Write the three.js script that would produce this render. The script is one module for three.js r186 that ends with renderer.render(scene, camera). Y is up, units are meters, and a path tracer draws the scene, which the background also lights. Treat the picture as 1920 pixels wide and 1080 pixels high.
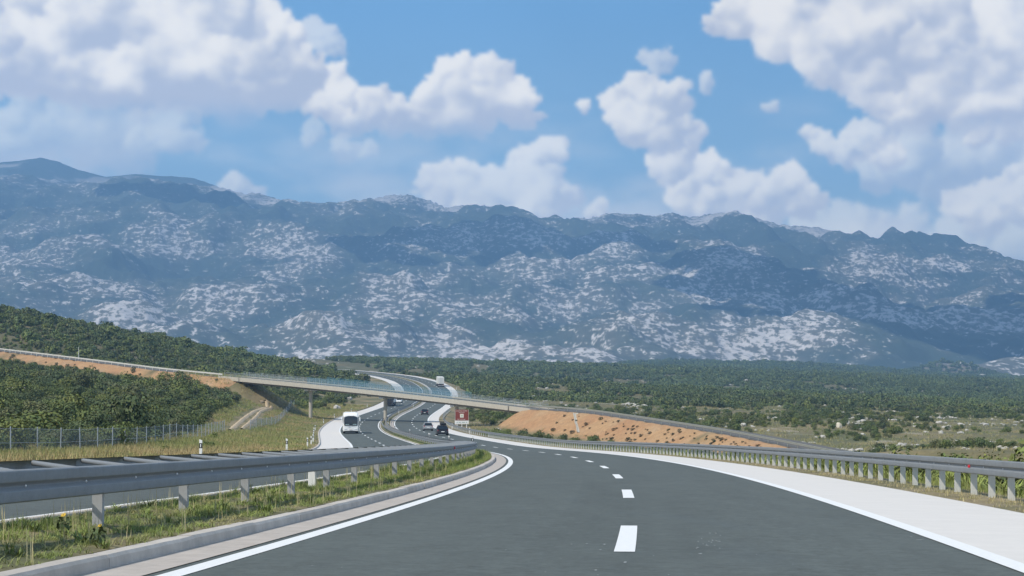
import * as THREE from 'three';
import { mergeGeometries, mergeVertices } from 'three/addons/utils/BufferGeometryUtils.js';
import { RoundedBoxGeometry } from 'three/addons/geometries/RoundedBoxGeometry.js';

// ------------------------------------------------------------------ camera, sky, sun, exposure
const F = 3700;                       // focal length in units of the 1920 wide photograph
const EYE = 1.2;
const scene = new THREE.Scene();
const camera = new THREE.PerspectiveCamera(2 * Math.atan(540 / F) * 180 / Math.PI, 16 / 9, 0.1, 60000);
camera.position.set(0, EYE, 0);
camera.rotation.x = Math.atan(130 / F);
const renderer = new THREE.WebGLRenderer({ antialias: true });
renderer.toneMapping = THREE.LinearToneMapping;
renderer.toneMappingExposure = 1.0;
renderer.shadowMap.enabled = true;
const SUN = new THREE.Vector3(-0.52, 0.76, 0.40).normalize();
const sun = new THREE.DirectionalLight(new THREE.Color(1, 0.93, 0.82), 4.7);
sun.position.copy(SUN).multiplyScalar(400); sun.castShadow = true;
sun.target.position.set(0, 0, -200);
sun.position.add(sun.target.position);
sun.shadow.mapSize.set(4096, 4096);
Object.assign(sun.shadow.camera, { left: -400, right: 400, top: 400, bottom: -400, near: 1, far: 1200 });
scene.add(sun, sun.target);
scene.fog = new THREE.FogExp2(new THREE.Color(0.28, 0.565, 1.0), 1.42e-4);

// ------------------------------------------------------------------ noise and small helpers
function rng(seed) { let a = seed >>> 0; return () => { a = (a + 0x6D2B79F5) >>> 0; let t = a; t = Math.imul(t ^ (t >>> 15), t | 1); t ^= t + Math.imul(t ^ (t >>> 7), t | 61); return ((t ^ (t >>> 14)) >>> 0) / 4294967296; }; }
const PERM = new Uint8Array(512), GX = new Float32Array(256), GY = new Float32Array(256);
{ const r = rng(77); const p = [...Array(256).keys()]; for (let i = 255; i > 0; i--) { const j = Math.floor(r() * (i + 1)); [p[i], p[j]] = [p[j], p[i]]; }
  for (let i = 0; i < 512; i++) PERM[i] = p[i & 255]; for (let i = 0; i < 256; i++) { const a = r() * Math.PI * 2; GX[i] = Math.cos(a); GY[i] = Math.sin(a); } }
function n2(x, y) {
  const xi = Math.floor(x), yi = Math.floor(y), fx = x - xi, fy = y - yi, X = xi & 255, Y = yi & 255;
  const u = fx * fx * fx * (fx * (fx * 6 - 15) + 10), v = fy * fy * fy * (fy * (fy * 6 - 15) + 10);
  const a = PERM[PERM[X] + Y], b = PERM[PERM[X + 1] + Y], c = PERM[PERM[X] + Y + 1], d = PERM[PERM[X + 1] + Y + 1];
  const g0 = GX[a] * fx + GY[a] * fy, g1 = GX[b] * (fx - 1) + GY[b] * fy, g2 = GX[c] * fx + GY[c] * (fy - 1), g3 = GX[d] * (fx - 1) + GY[d] * (fy - 1);
  return 1.5 * (g0 + u * (g1 - g0) + v * ((g2 + u * (g3 - g2)) - (g0 + u * (g1 - g0))));
}
function fbm(x, y, o = 4, g = 0.5) { let s = 0, a = 1, m = 0; for (let i = 0; i < o; i++) { s += a * n2(x, y); m += a; a *= g; x = x * 2.03 + 17.3; y = y * 2.03 - 9.1; } return s / m; }
const clamp = (x, a = 0, b = 1) => Math.min(b, Math.max(a, x));
const sstep = (a, b, x) => { const t = clamp((x - a) / (b - a)); return t * t * (3 - 2 * t); };
const lerp = (a, b, t) => a + (b - a) * t;
const mix3 = (a, b, t) => [lerp(a[0], b[0], t), lerp(a[1], b[1], t), lerp(a[2], b[2], t)];
function table(pts) { return (x) => { if (x <= pts[0][0]) { const [a, b] = [pts[0], pts[1]]; return a[1] + (b[1] - a[1]) * (x - a[0]) / (b[0] - a[0]); }
  for (let i = 1; i < pts.length; i++) if (x <= pts[i][0]) { const a = pts[i - 1], b = pts[i]; return a[1] + (b[1] - a[1]) * (x - a[0]) / (b[0] - a[0]); }
  const a = pts[pts.length - 2], b = pts[pts.length - 1]; return b[1] + (b[1] - a[1]) * (x - b[0]) / (b[0] - a[0]); }; }

// ------------------------------------------------------------------ sky with cumulus (air and clouds only)
{
  const W = 4096, H = 2048, data = new Float32Array(W * H * 4);
  const air = [[-2, [0.33, 0.47, 0.60]], [0, [0.33, 0.47, 0.60]], [3, [0.285, 0.44, 0.60]], [6, [0.22, 0.395, 0.60]], [10, [0.163, 0.352, 0.615]], [18, [0.20, 0.37, 0.60]], [40, [0.21, 0.345, 0.52]], [90, [0.19, 0.30, 0.46]]];  // high air, out of view, is brightened to fill the shade
  const airAt = (e) => { for (let i = 1; i < air.length; i++) if (e <= air[i][0]) return mix3(air[i - 1][1], air[i][1], clamp((e - air[i - 1][0]) / (air[i][0] - air[i - 1][0]))); return air[air.length - 1][1]; };
  for (let r = 0; r < H; r++) { const c = airAt(((r + 0.5) / H - 0.5) * 180); for (let k = 0, i = r * W * 4; k < W; k++, i += 4) { data[i] = c[0]; data[i + 1] = c[1]; data[i + 2] = c[2]; data[i + 3] = 1; } }
  // a cloud: puffs [x, y, radius] in 1/3700 radian round its middle direction, with a base height and an opacity
  const LX = -0.50, LY = 0.70, LZ = 0.50;
  function cloud(az0, el0, lumps, base, alpha, seed, soft = 1, dim = 0) {
    const rs = rng(seed * 7 + 1), puffs = [];
    for (const [x, y, r] of lumps) { puffs.push([x, y, r, 0]); const n = r > 24 ? (seed > 19 ? 4 : 9) : 2; for (let k = 0; k < n; k++) { const a = rs() * 6.283, c = rs(), s = Math.sqrt(1 - c * c) , q = r * (0.26 + 0.24 * rs()); puffs.push([x + Math.cos(a) * s * r * 0.78, y + Math.abs(Math.sin(a)) * s * r * 0.74 * (rs() > 0.3 ? 1 : -0.7), q, c * r * 0.78]); } }
    let x0 = 1e9, x1 = -1e9, y0 = 1e9, y1 = -1e9;
    for (const [x, y, r] of puffs) { x0 = Math.min(x0, x - r * 1.5 - 50); x1 = Math.max(x1, x + r * 1.5 + 50); y0 = Math.min(y0, y - r * 1.5 - 50); y1 = Math.max(y1, y + r * 1.5 + 50); }
    const ux = 2 * Math.PI / W * F, uy = Math.PI / H * F, cosE = Math.cos(el0);
    const rowA = Math.floor(((el0 + y0 / F) / Math.PI + 0.5) * H), rowB = Math.ceil(((el0 + y1 / F) / Math.PI + 0.5) * H);
    const mid = ((-Math.PI / 2 + az0) / (2 * Math.PI) + 0.5) * W, cA = Math.floor(mid + x0 / ux / cosE), cB = Math.ceil(mid + x1 / ux / cosE);
    for (let r = Math.max(rowA, 0); r <= rowB && r < H; r++) for (let c = cA; c <= cB; c++) {
      const x = (c + 0.5 - mid) * ux * cosE, y = (((r + 0.5) / H - 0.5) * Math.PI - el0) * F;
      const q = seed * 13.7;
      const wx = x + 26 * fbm(x / 80 + q, y / 80, 3) + 13 * fbm(x / 28, y / 28 + q, 4, 0.6), wy = y + 20 * fbm(x / 80, y / 80 + q + 5, 3) + 13 * fbm(x / 28 + q, y / 28 + 9, 4, 0.6);
      let s = -1, bx = 0, by = 0, bz = 0, wsum = 0, front = -1e9;
      for (const [px, py, pr, pz] of puffs) {
        const dx = (wx - px) / pr, dy = (wy - py) / (pr * 0.92), d2 = dx * dx + dy * dy;
        if (d2 > 2.2) continue;
        const h = 1 - d2;
        if (h > s) s = h;
        if (h > 0) { const z = Math.sqrt(h), f = pz + pr * z, w = Math.exp(clamp((f - front) / 7, -30, 30)); if (f > front) { const k = Math.exp(clamp((front - f) / 7, -30, 0)); bx *= k; by *= k; bz *= k; wsum *= k; front = f; bx += dx; by += dy; bz += z; wsum += 1; } else { bx += w * dx; by += w * dy; bz += w * z; wsum += w; } }
      }
      const nz = fbm(x / 34 + q, y / 34, 5, 0.6);
      const low = sstep(base - 20, base + 80, y);
      let a = sstep(0.03, 0.25 * soft, s + 0.32 * nz * soft - 0.04) * alpha * lerp(0.0, 1, sstep(base - 30 - 20 * soft, base + 22, y + 14 * nz));
      if (a <= 0.002) continue;
      let lit = 0.5;
      if (wsum > 0) { const l = Math.hypot(bx, by, bz) || 1; lit = (bx * LX + by * LY + bz * LZ) / l; }
      const n3 = fbm(x / 120 - q, y / 90 + q, 5, 0.52);
      let b = clamp(0.40 + 0.48 * lit + 0.62 * n3 + 0.10 * nz - (1 - low) * 0.34 - dim);
      b = sstep(0.16, 0.86, b);
      const edge = 1 - sstep(0.0, 0.5, s);
      const col = mix3([0.43, 0.49, 0.62], [0.82, 0.815, 0.81], clamp(b + 0.12 * edge));
      const hz = clamp(1 - (el0 + y / F) * 9.5) * 0.40, k = ((c % W + W) % W), i = (r * W + k) * 4;
      const cc = mix3(col, [0.62, 0.68, 0.76], hz);
      for (let j = 0; j < 3; j++) data[i + j] = lerp(data[i + j], cc[j], a);
    }
  }
  const P = (list) => list.map(([u, v, r]) => [u - 960, 670 - v, r]);
  // thin veils of mist low over the range, all round
  for (let rr = H / 2; rr < H * 0.56; rr++) { const e2 = ((rr + 0.5) / H - 0.5) * Math.PI * F; for (let k = 0; k < W; k++) { const xx = k * 2 * Math.PI / W * F, m = 0.5 + fbm(xx / 300, e2 / 110, 5, 0.55), a = 0.75 * sstep(0.28, 0.95, m) * sstep(560, 180, e2), i = (rr * W + k) * 4; data[i] = lerp(data[i], 0.58, a); data[i + 1] = lerp(data[i + 1], 0.63, a); data[i + 2] = lerp(data[i + 2], 0.72, a); } }
  // faint layers first, then the cumulus in front of them
  cloud(0, 0, P([[60, 265, 100], [170, 255, 100], [260, 285, 70], [20, 310, 70], [330, 250, 60]]), 350, 0.50, 3, 2.2, 0.10);
  cloud(0, 0, P([[1420, 430, 60], [1520, 425, 55], [1600, 435, 60], [1700, 450, 70], [1800, 450, 70], [1900, 450, 80]]), 120, 0.62, 4, 2.0, 0.02);
  cloud(0, 0, P([[1700, 300, 80], [1800, 300, 80], [1890, 320, 80], [1640, 330, 50], [1760, 350, 70]]), 290, 0.62, 5, 2.0, 0.14);
  cloud(0, 0, P([[585, 262, 26], [640, 285, 26], [690, 280, 24]]), 370, 0.40, 6, 2.0, 0);
  cloud(0, 0, P([[452, 352, 28], [430, 362, 20], [480, 366, 20]]), 280, 0.7, 7, 1.4, 0);
  cloud(0, 0, P([[820, 355, 50], [875, 335, 40], [800, 335, 34], [940, 350, 58], [1000, 300, 46], [1040, 285, 34], [1010, 350, 58], [1060, 362, 30], [1120, 398, 28], [900, 380, 60], [1000, 400, 60]]), 235, 0.80, 8, 1.4, 0.0);
  cloud(0, 0, P([[1325, 160, 20], [1445, 203, 16], [1235, 118, 30], [1215, 108, 20], [600, 75, 34], [620, 95, 26], [570, 66, 26]]), 380, 0.62, 9, 1.6, 0.05);
  cloud(0, 0, P([[1210, 180, 46], [1160, 192, 30], [1092, 196, 22], [1262, 188, 42], [1240, 240, 60], [1190, 232, 50], [1290, 246, 36], [1262, 305, 48], [1325, 335, 50], [1390, 362, 48], [1468, 352, 48], [1500, 384, 44], [1430, 395, 56], [1300, 370, 50], [1350, 395, 50]]), 245, 0.92, 10, 1, 0.0);
  cloud(0, 0, P([[1515, 258, 26], [1545, 285, 32], [1585, 300, 30], [1625, 268, 42], [1600, 288, 40], [1660, 300, 36], [1880, 262, 34], [1820, 268, 26]]), 330, 0.78, 11, 1.2, 0.04);
  cloud(0, 0, P([[1878, 352, 34], [1850, 378, 42], [1900, 392, 46], [1800, 396, 44], [1835, 412, 50], [1960, 400, 60], [1915, 370, 40]]), 225, 0.84, 12, 1.2, 0.02);
  cloud(0, 0, P([[868, 146, 52], [912, 150, 54], [820, 184, 52], [952, 192, 52], [984, 222, 36], [880, 210, 70], [790, 222, 42], [740, 226, 44], [700, 205, 46], [640, 196, 52], [660, 222, 44], [610, 150, 42], [598, 185, 46]]), 432, 1, 13, 0.9, 0.0);
  cloud(0, 0, P([[60, 115, 96], [140, 140, 80], [10, 130, 80], [200, 160, 60], [150, 60, 100], [250, 40, 100], [330, 70, 110], [-60, 90, 120], [290, 150, 100], [370, 140, 110], [430, 50, 90], [400, 0, 90], [470, 130, 90], [490, 60, 60], [530, 100, 60], [560, 140, 56], [520, 160, 70], [60, 20, 80], [450, 190, 70], [-150, 60, 140]]), 462, 1, 14, 0.9, 0.08);
  cloud(0, 0, P([[1352, 48, 36], [1400, 30, 60], [1470, 50, 84], [1560, 90, 100], [1520, 10, 90], [1640, 40, 130], [1770, 50, 140], [1880, 70, 150], [1650, 140, 100], [1760, 150, 110], [1880, 170, 110], [1980, 120, 150], [1700, 200, 80], [1820, 215, 80], [1920, 220, 90], [2100, 100, 160], [1700, -40, 150], [1880, -60, 150]]), 425, 1, 15, 0.9, 0.05);
  // sky goes on all round, unseen; extra cloud here brightens the shade
  const r = rng(91);
  for (let k = 0; k < 210; k++) {
    const az = (0.34 + r() * (2 * Math.PI - 0.68)), el = 0.05 + 0.75 * r() * r(), puffs = [], size = (0.35 + 0.9 * r()) * (70 + el * 260), n = 7 + Math.floor(r() * 9);
    for (let j = 0; j < n; j++) { const t = (r() - 0.5) * 2; puffs.push([t * size * 3, Math.abs(r()) * size * 1.4 * (1 - t * t * 0.7), size * (0.45 + 0.6 * r())]); }
    cloud(az, el, puffs, -size * 0.5, 0.6 + 0.4 * r(), 20 + k, 1.1, 0.02);
  }
  for (let k = 0; k < 44; k++) {
    const az = (r() - 0.5) * 1.2, el = 0.24 + 0.7 * r() * r(), puffs = [], size = (0.35 + 0.8 * r()) * (70 + el * 260), n = 7 + Math.floor(r() * 9);
    for (let j = 0; j < n; j++) { const t = (r() - 0.5) * 2; puffs.push([t * size * 3, r() * size * 1.4 * (1 - t * t * 0.7), size * (0.45 + 0.6 * r())]); }
    cloud(az, el + size * 1.6 / F, puffs, -size * 0.5, 0.6 + 0.4 * r(), 220 + k, 1.1, 0.02);
  }
  // radiance above the haze layer: what is seen from the ground is this, dimmed and veiled by the air of the scene
  const veil = [0.115, 0.215, 0.37];
  for (let r = H / 2; r < H; r++) {
    const el = ((r + 0.5) / H - 0.5) * Math.PI, T = Math.exp(-1.42e-4 * 0.88 * Math.min(1120 / Math.max(Math.sin(el), 1e-3), 11300));
    for (let k = 0, i = r * W * 4; k < W; k++, i += 4) for (let j = 0; j < 3; j++) data[i + j] = Math.max(0.03, (data[i + j] - (1 - T) * veil[j]) / T);
  }
  for (let r = 0; r < H / 2; r++) data.copyWithin(r * W * 4, (H / 2) * W * 4, (H / 2 + 1) * W * 4);
  const tex = new THREE.DataTexture(data, W, H, THREE.RGBAFormat, THREE.FloatType);
  tex.mapping = THREE.EquirectangularReflectionMapping; tex.magFilter = THREE.LinearFilter; tex.minFilter = THREE.LinearFilter; tex.needsUpdate = true;
  scene.background = tex; scene.environment = tex;
}

// ------------------------------------------------------------------ naming
const taken = new Map();
function numbered(name) { const k = taken.get(name) ?? 0; taken.set(name, k + 1); return k ? name + '_' + String(k).padStart(3, '0') : name; }
function shade(o) { o.traverse((m) => { if (m.isMesh) { m.castShadow = true; m.receiveShadow = true; } }); return o; }
function setup(o, name, label, category, group, kind) {
  o.name = numbered(name);
  if (label) o.userData.label = label;
  if (category) o.userData.category = category;
  if (group) o.userData.group = group;
  if (kind) o.userData.kind = kind;
  scene.add(o); return o;
}
function thing(name, label, category, group) { return setup(new THREE.Group(), name, label, category, group); }
function part(name, geo, mat, parent) { const m = new THREE.Mesh(geo, mat); m.name = name; m.castShadow = m.receiveShadow = true; parent.add(m); return m; }
function structure(name, geo, mat, label, category) { const m = new THREE.Mesh(geo, mat); m.castShadow = m.receiveShadow = true; return setup(m, name, label, category, null, 'structure'); }
function stuff(name, mesh, label, category) { mesh.castShadow = mesh.receiveShadow = true; return setup(mesh, name, label, category, null, 'stuff'); }

// ------------------------------------------------------------------ materials
function grainTexture(size, fn, repeatMetres, srgb = false) {
  const d = new Uint8Array(size * size * 4);
  for (let j = 0; j < size; j++) for (let i = 0; i < size; i++) { const c = fn(i / size, j / size, i, j), k = (j * size + i) * 4; d[k] = clamp(c[0]) * 255; d[k + 1] = clamp(c[1]) * 255; d[k + 2] = clamp(c[2]) * 255; d[k + 3] = 255; }
  const t = new THREE.DataTexture(d, size, size, THREE.RGBAFormat); t.wrapS = t.wrapT = THREE.RepeatWrapping; t.magFilter = THREE.LinearFilter; t.minFilter = THREE.LinearMipmapLinearFilter; t.generateMipmaps = true;
  if (srgb) t.colorSpace = THREE.SRGBColorSpace; t.repeat.set(1 / repeatMetres, 1 / repeatMetres); t.needsUpdate = true; return t;
}
// noise that tiles: blend of four shifted copies
function tileNoise(f) { return (u, v, s) => { const a = f(u * s, v * s), b = f((u - 1) * s, v * s), c = f(u * s, (v - 1) * s), d = f((u - 1) * s, (v - 1) * s); return lerp(lerp(a, b, u), lerp(c, d, u), v); }; }
const tn = tileNoise((x, y) => fbm(x, y, 4, 0.6)), tn2 = tileNoise((x, y) => fbm(x + 40, y + 11, 2));
const rG = rng(5);
const asphaltMap = grainTexture(1024, (u, v) => { const w = rG(), n = tn(u, v, 60), m = tn(u, v, 7); let b = 0.68 + 0.24 * n + 0.26 * m + 0.34 * tn(u, v, 24) + (w - 0.5) * 0.34; if (w > 0.985) b += 0.40; return [b, b, b]; }, 3);
const concreteMap = grainTexture(512, (u, v) => { const w = rG(), b = 0.80 + 0.20 * tn(u, v, 5) + 0.14 * tn(u, v, 24) + (w - 0.5) * 0.10; return [b, b * 0.99, b * 0.97]; }, 3);
const soilMap = grainTexture(1024, (u, v) => { const w = rG(), b = 0.72 + 0.34 * tn(u, v, 9) + 0.30 * tn(u, v, 45) + (w - 0.5) * 0.26; return [b, b, b]; }, 9);
const steelMap = grainTexture(512, (u, v) => { const n = tn(u, v, 6), m = tn(u, v, 40), w = rG(); const b = 0.84 + 0.16 * n + 0.12 * m + (w - 0.5) * 0.05; return [b, b, b]; }, 2);
const std = (r, g, b, rough = 0.9, extra = {}) => { const m = new THREE.MeshStandardMaterial({ roughness: rough, side: THREE.DoubleSide, ...extra }); m.color.setRGB(r, g, b); return m; };
const M = {
  asphalt: std(0.115, 0.137, 0.130, 0.92, { map: asphaltMap, bumpMap: asphaltMap, bumpScale: 0.004, vertexColors: true }),
  asphaltOld: std(0.17, 0.165, 0.155, 0.95, { map: asphaltMap }),
  paint: std(0.80, 0.81, 0.81, 0.75, { map: grainTexture(512, (u, v) => { const w = rG(), n = tn(u, v, 30); const b = 0.93 + 0.10 * n + (w - 0.5) * 0.06; return [b, b, b]; }, 2) }),
  shoulder: std(0.68, 0.655, 0.63, 0.9, { map: grainTexture(512, (u, v) => { const w = rG(), b = 0.93 + 0.09 * tn(u, v, 5) + 0.06 * tn(u, v, 40) + (w - 0.5) * 0.05; return [b, b * 0.995, b * 0.985]; }, 4) }),
  gutter: std(0.54, 0.49, 0.45, 0.95, { map: concreteMap }),
  kerb: [0.0, 0.04, -0.04, 0.02].map((k) => std(0.62 + k, 0.575 + k, 0.53 + k, 0.95, { map: concreteMap })),
  concrete: std(0.56, 0.53, 0.46, 0.95, { map: concreteMap }),
  concreteDark: std(0.34, 0.33, 0.31, 0.95, { map: concreteMap }),
  ground: std(1, 1, 1, 1, { map: soilMap, vertexColors: true }),
  mountain: std(1, 1, 1, 1, { vertexColors: true }),
  steel: std(0.27, 0.29, 0.305, 0.66, { metalness: 0.35, map: steelMap }),
  post: std(0.46, 0.47, 0.48, 0.6, { metalness: 0.25, map: steelMap }),
  postPale: std(0.68, 0.68, 0.63, 0.7, { metalness: 0.1, map: steelMap }),
  bolt: std(0.75, 0.76, 0.78, 0.35, { metalness: 0.8 }),
  dark: std(0.02, 0.02, 0.022, 0.7),
  white: std(0.80, 0.80, 0.78, 0.6),
  whitePaint: std(0.82, 0.83, 0.82, 0.35),
  red: std(0.55, 0.015, 0.03, 0.4),
  orange: std(0.75, 0.30, 0.02, 0.4),
  glass: std(0.015, 0.022, 0.032, 0.08),
  black: std(0.012, 0.012, 0.014, 0.55),
  tyre: std(0.018, 0.018, 0.018, 0.9),
  rim: std(0.35, 0.36, 0.37, 0.4, { metalness: 0.6 }),
  carDark: std(0.035, 0.034, 0.042, 0.3, { metalness: 0.2 }),
  carSilver: std(0.42, 0.43, 0.44, 0.35, { metalness: 0.4 }),
  lamp: std(0.75, 0.78, 0.8, 0.15),
  tail: std(0.35, 0.01, 0.012, 0.3),
  tarp: std(0.66, 0.66, 0.63, 0.7),
  brown: std(0.215, 0.042, 0.028, 0.6),
  wire: std(0.36, 0.40, 0.44, 0.6),
  tile: std(0.42, 0.13, 0.08, 0.9),
  plaster: std(0.74, 0.70, 0.62, 0.95),
  rock: std(0.46, 0.44, 0.40, 0.95),
  bark: std(0.10, 0.08, 0.055, 0.95),
  track: std(0.68, 0.53, 0.35, 1, { map: soilMap }),
};

// ------------------------------------------------------------------ the alignment of the motorway (lane divider of our carriageway)
const ST0 = -60, ST1 = 1700, NST = ST1 - ST0 + 1;
const AX = new Float64Array(NST), AE = new Float64Array(NST);
{
  const px = [[221, -2.99], [239, -4.73], [257, -6.5], [275, -8.3], [293, -10.1], [311, -11.9], [347, -15.5], [383, -18.6], [419, -21.2], [455, -23.2], [491, -24.3], [527, -24.7], [581, -24.8], [635, -24.7], [700, -25.4], [760, -27], [800, -29.0], [835, -31.8], [865, -34.8], [910, -40], [935, -43.8], [1000, -54], [1100, -74], [1250, -110], [1400, -155], [1700, -270]];
  const para = (d) => 3.9 - (d - 94) ** 2 / (2 * 1045);
  const px0 = [[203, para(203)], ...px];
  const tx = table(px0), te = table([[-60, 2.4], [203, -8.12], [221, -8.68], [239, -9.2], [257, -9.7], [275, -10.2], [293, -10.7], [311, -11.15], [347, -11.95], [383, -12.6], [419, -13.1], [455, -13.4], [491, -13.6], [527, -13.75], [581, -14.0], [617, -14.0], [635, -13.85], [700, -13.4], [760, -12.6], [820, -11.5], [865, -10.5], [900, -9.8], [935, -9.3], [1000, -8.4], [1150, -7.2], [1250, -6.5], [1400, -6.6], [1700, -9]]);
  const rx = new Float64Array(NST), re = new Float64Array(NST);
  for (let i = 0; i < NST; i++) { const d = ST0 + i; rx[i] = d < 203 ? para(d) : tx(d); re[i] = te(d); }
  const smooth = (src, dst, s) => { for (let i = 0; i < NST; i++) { let a = 0, w = 0; for (let k = -60; k <= 60; k += 3) { const j = i + k, q = Math.exp(-k * k / (2 * s * s)); let val; if (j < 0) val = src[0] + (src[1] - src[0]) * j; else if (j >= NST) val = src[NST - 1] + (src[NST - 1] - src[NST - 2]) * (j - NST + 1); else val = src[j]; a += q * val; w += q; } dst[i] = a / w; } };
  smooth(rx, AX, 18); smooth(re, AE, 20);
}
const tab = (A) => (d) => { const t = clamp(d - ST0, 0, NST - 1.001), i = Math.floor(t); return A[i] + (A[i + 1] - A[i]) * (t - i); };
const roadX = tab(AX), roadE = tab(AE);
const slopeX = (d) => (roadX(d + 1) - roadX(d - 1)) / 2;
const heading = (d) => Math.atan(slopeX(d));                    // to the right of straight ahead
// a point beside the road: d metres ahead, off metres right of the lane divider, h above the carriageway
function at(d, off, h = 0) { const s = slopeX(d), l = Math.hypot(1, s); return new THREE.Vector3(roadX(d) + off / l, roadE(d) + h, -(d - off * s / l)); }
const hOpp = (d) => 0.20 * (1 - sstep(100, 190, d));
function stations(d0, d1, near = 1, far = 6) { const a = []; let d = d0; while (d < d1) { a.push(d); d += clamp(Math.abs(d) / 60, near, far); } a.push(d1); return a; }
// sweeps a row of [offset, height] points along the road; uv in metres
function sweep(profile, ds, color) {
  const n = profile(ds[0]).length, pos = [], uv = [], idx = [], col = [];
  ds.forEach((d, r) => { const p = profile(d); let run = 0; p.forEach(([o, h], k) => { const v = at(d, o, h); pos.push(v.x, v.y, v.z); if (k) run += Math.hypot(p[k][0] - p[k - 1][0], p[k][1] - p[k - 1][1]); uv.push(run, d); if (color) col.push(...color(o, d)); });
    if (r) for (let k = 0; k < n - 1; k++) { const a = (r - 1) * n + k, b = a + 1, c = r * n + k, e = c + 1; idx.push(a, b, c, b, e, c); } });
  const g = new THREE.BufferGeometry(); g.setAttribute('position', new THREE.Float32BufferAttribute(pos, 3)); g.setAttribute('uv', new THREE.Float32BufferAttribute(uv, 2));
  if (color) g.setAttribute('color', new THREE.Float32BufferAttribute(col, 3)); g.setIndex(idx); g.computeVertexNormals(); return g;
}
const seg = (a, b, n) => Array.from({ length: n + 1 }, (_, i) => a + (b - a) * i / n);
const flat = (a, b, h, n = 1) => (d) => { const H = typeof h === 'function' ? h(d) : h; return seg(a, b, n).map((o) => [o, H]); };

// ------------------------------------------------------------------ terrain: natural ground through surveyed points, then the cuttings and banks
const py = (u, v, d) => [(u - 960) * d / F, d, EYE - (v - 670) * d / F];
const survey = [];
const add = (u, v, d, dy = 0) => { const p = py(u, v, d); p[2] += dy; survey.push(p); };
// left: flat ground behind the fence, slope up to the side road, hill behind it
for (const [u, v, d] of [[0, 853, 113], [-300, 850, 113], [0, 790, 200], [-400, 800, 180], [0, 757, 300], [0, 724, 400], [0, 697, 500], [-300, 700, 420], [150, 800, 200], [300, 800, 250], [300, 775, 300], [300, 742, 400], [400, 755, 380], [420, 735, 450], [300, 720, 500], [480, 752, 430], [150, 745, 340], [150, 712, 470], [520, 745, 470]]) add(u, v, d);
for (const [u, v, d] of [[-300, 560, 700], [0, 575, 720], [100, 595, 740], [200, 615, 760], [300, 632, 790], [400, 650, 820], [500, 667, 860], [600, 683, 940], [645, 692, 1060]]) { add(u, v, d, -2.2); const q = py(u, v, d); survey.push([q[0] * 1.35, d + 330, q[2] - 12]); }
for (const [u, v, d] of [[0, 664, 600], [217, 694, 530], [-200, 640, 640], [400, 722, 500]]) add(u, v, d, -1);
for (const d of [560, 640, 720, 800, 900, 1000, 1100, 1250]) { const p = at(d, -30); survey.push([p.x, -p.z, p.y + 1.0]); }
// right: the motorway stands on a low bank, the plain falls away to the right
for (const d of [0, 60, 120, 180, 240]) { const p = at(d, 24); survey.push([p.x, -p.z, p.y - 2.0]); }
for (const [u, v, d] of [[1000, 812, 405], [1200, 842, 352], [1540, 860, 300], [1460, 862, 312], [1350, 850, 335], [1750, 838, 300], [1920, 834, 300], [1300, 792, 500], [1700, 797, 500], [950, 786, 470], [930, 775, 560], [900, 745, 720], [880, 725, 880], [860, 708, 1050], [1000, 752, 800], [1400, 757, 800], [1900, 771, 800], [1000, 716, 1500], [1450, 727, 1500], [1900, 742, 1500], [800, 696, 1500], [700, 692, 1500], [900, 689, 3000], [1200, 692, 3000], [1500, 706, 3000], [1900, 722, 3000], [600, 689, 3000], [200, 690, 3000], [-300, 690, 3000], [-600, 660, 1500], [2500, 760, 1500], [2500, 740, 3000], [2300, 850, 300]]) add(u, v, d);
survey.push([60, 60, -6.5], [60, 150, -10.2], [110, 110, -10], [0, -60, 0.5], [-50, -60, 2.5], [60, -60, -2], [-60, 40, -0.5]);
const TP = (() => {
  const n = survey.length, S = 400, K = (r2) => r2 < 1e-12 ? 0 : r2 * Math.log(r2), N = n + 3;
  const A = Array.from({ length: N }, () => new Float64Array(N + 1));
  for (let i = 0; i < n; i++) {
    const [x, d, y] = survey[i];
    for (let j = 0; j < n; j++) { const dx = (x - survey[j][0]) / S, dd = (d - survey[j][1]) / S; A[i][j] = K(dx * dx + dd * dd) + (i === j ? 0.004 : 0); }
    A[i][n] = A[n][i] = 1; A[i][n + 1] = A[n + 1][i] = x / S; A[i][n + 2] = A[n + 2][i] = d / S; A[i][N] = y;
  }
  for (let c = 0; c < N; c++) { let p = c; for (let r = c + 1; r < N; r++) if (Math.abs(A[r][c]) > Math.abs(A[p][c])) p = r; [A[c], A[p]] = [A[p], A[c]]; for (let r = c + 1; r < N; r++) { const f = A[r][c] / A[c][c]; if (f) for (let k = c; k <= N; k++) A[r][k] -= f * A[c][k]; } }
  const w = new Float64Array(N); for (let r = N - 1; r >= 0; r--) { let s = A[r][N]; for (let k = r + 1; k < N; k++) s -= A[r][k] * w[k]; w[r] = s / A[r][r]; }
  return (x, d) => { let s = w[n] + w[n + 1] * x / S + w[n + 2] * d / S; for (let i = 0; i < n; i++) { const dx = (x - survey[i][0]) / S, dd = (d - survey[i][1]) / S; s += w[i] * K(dx * dx + dd * dd); } return s; };
})();
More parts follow.
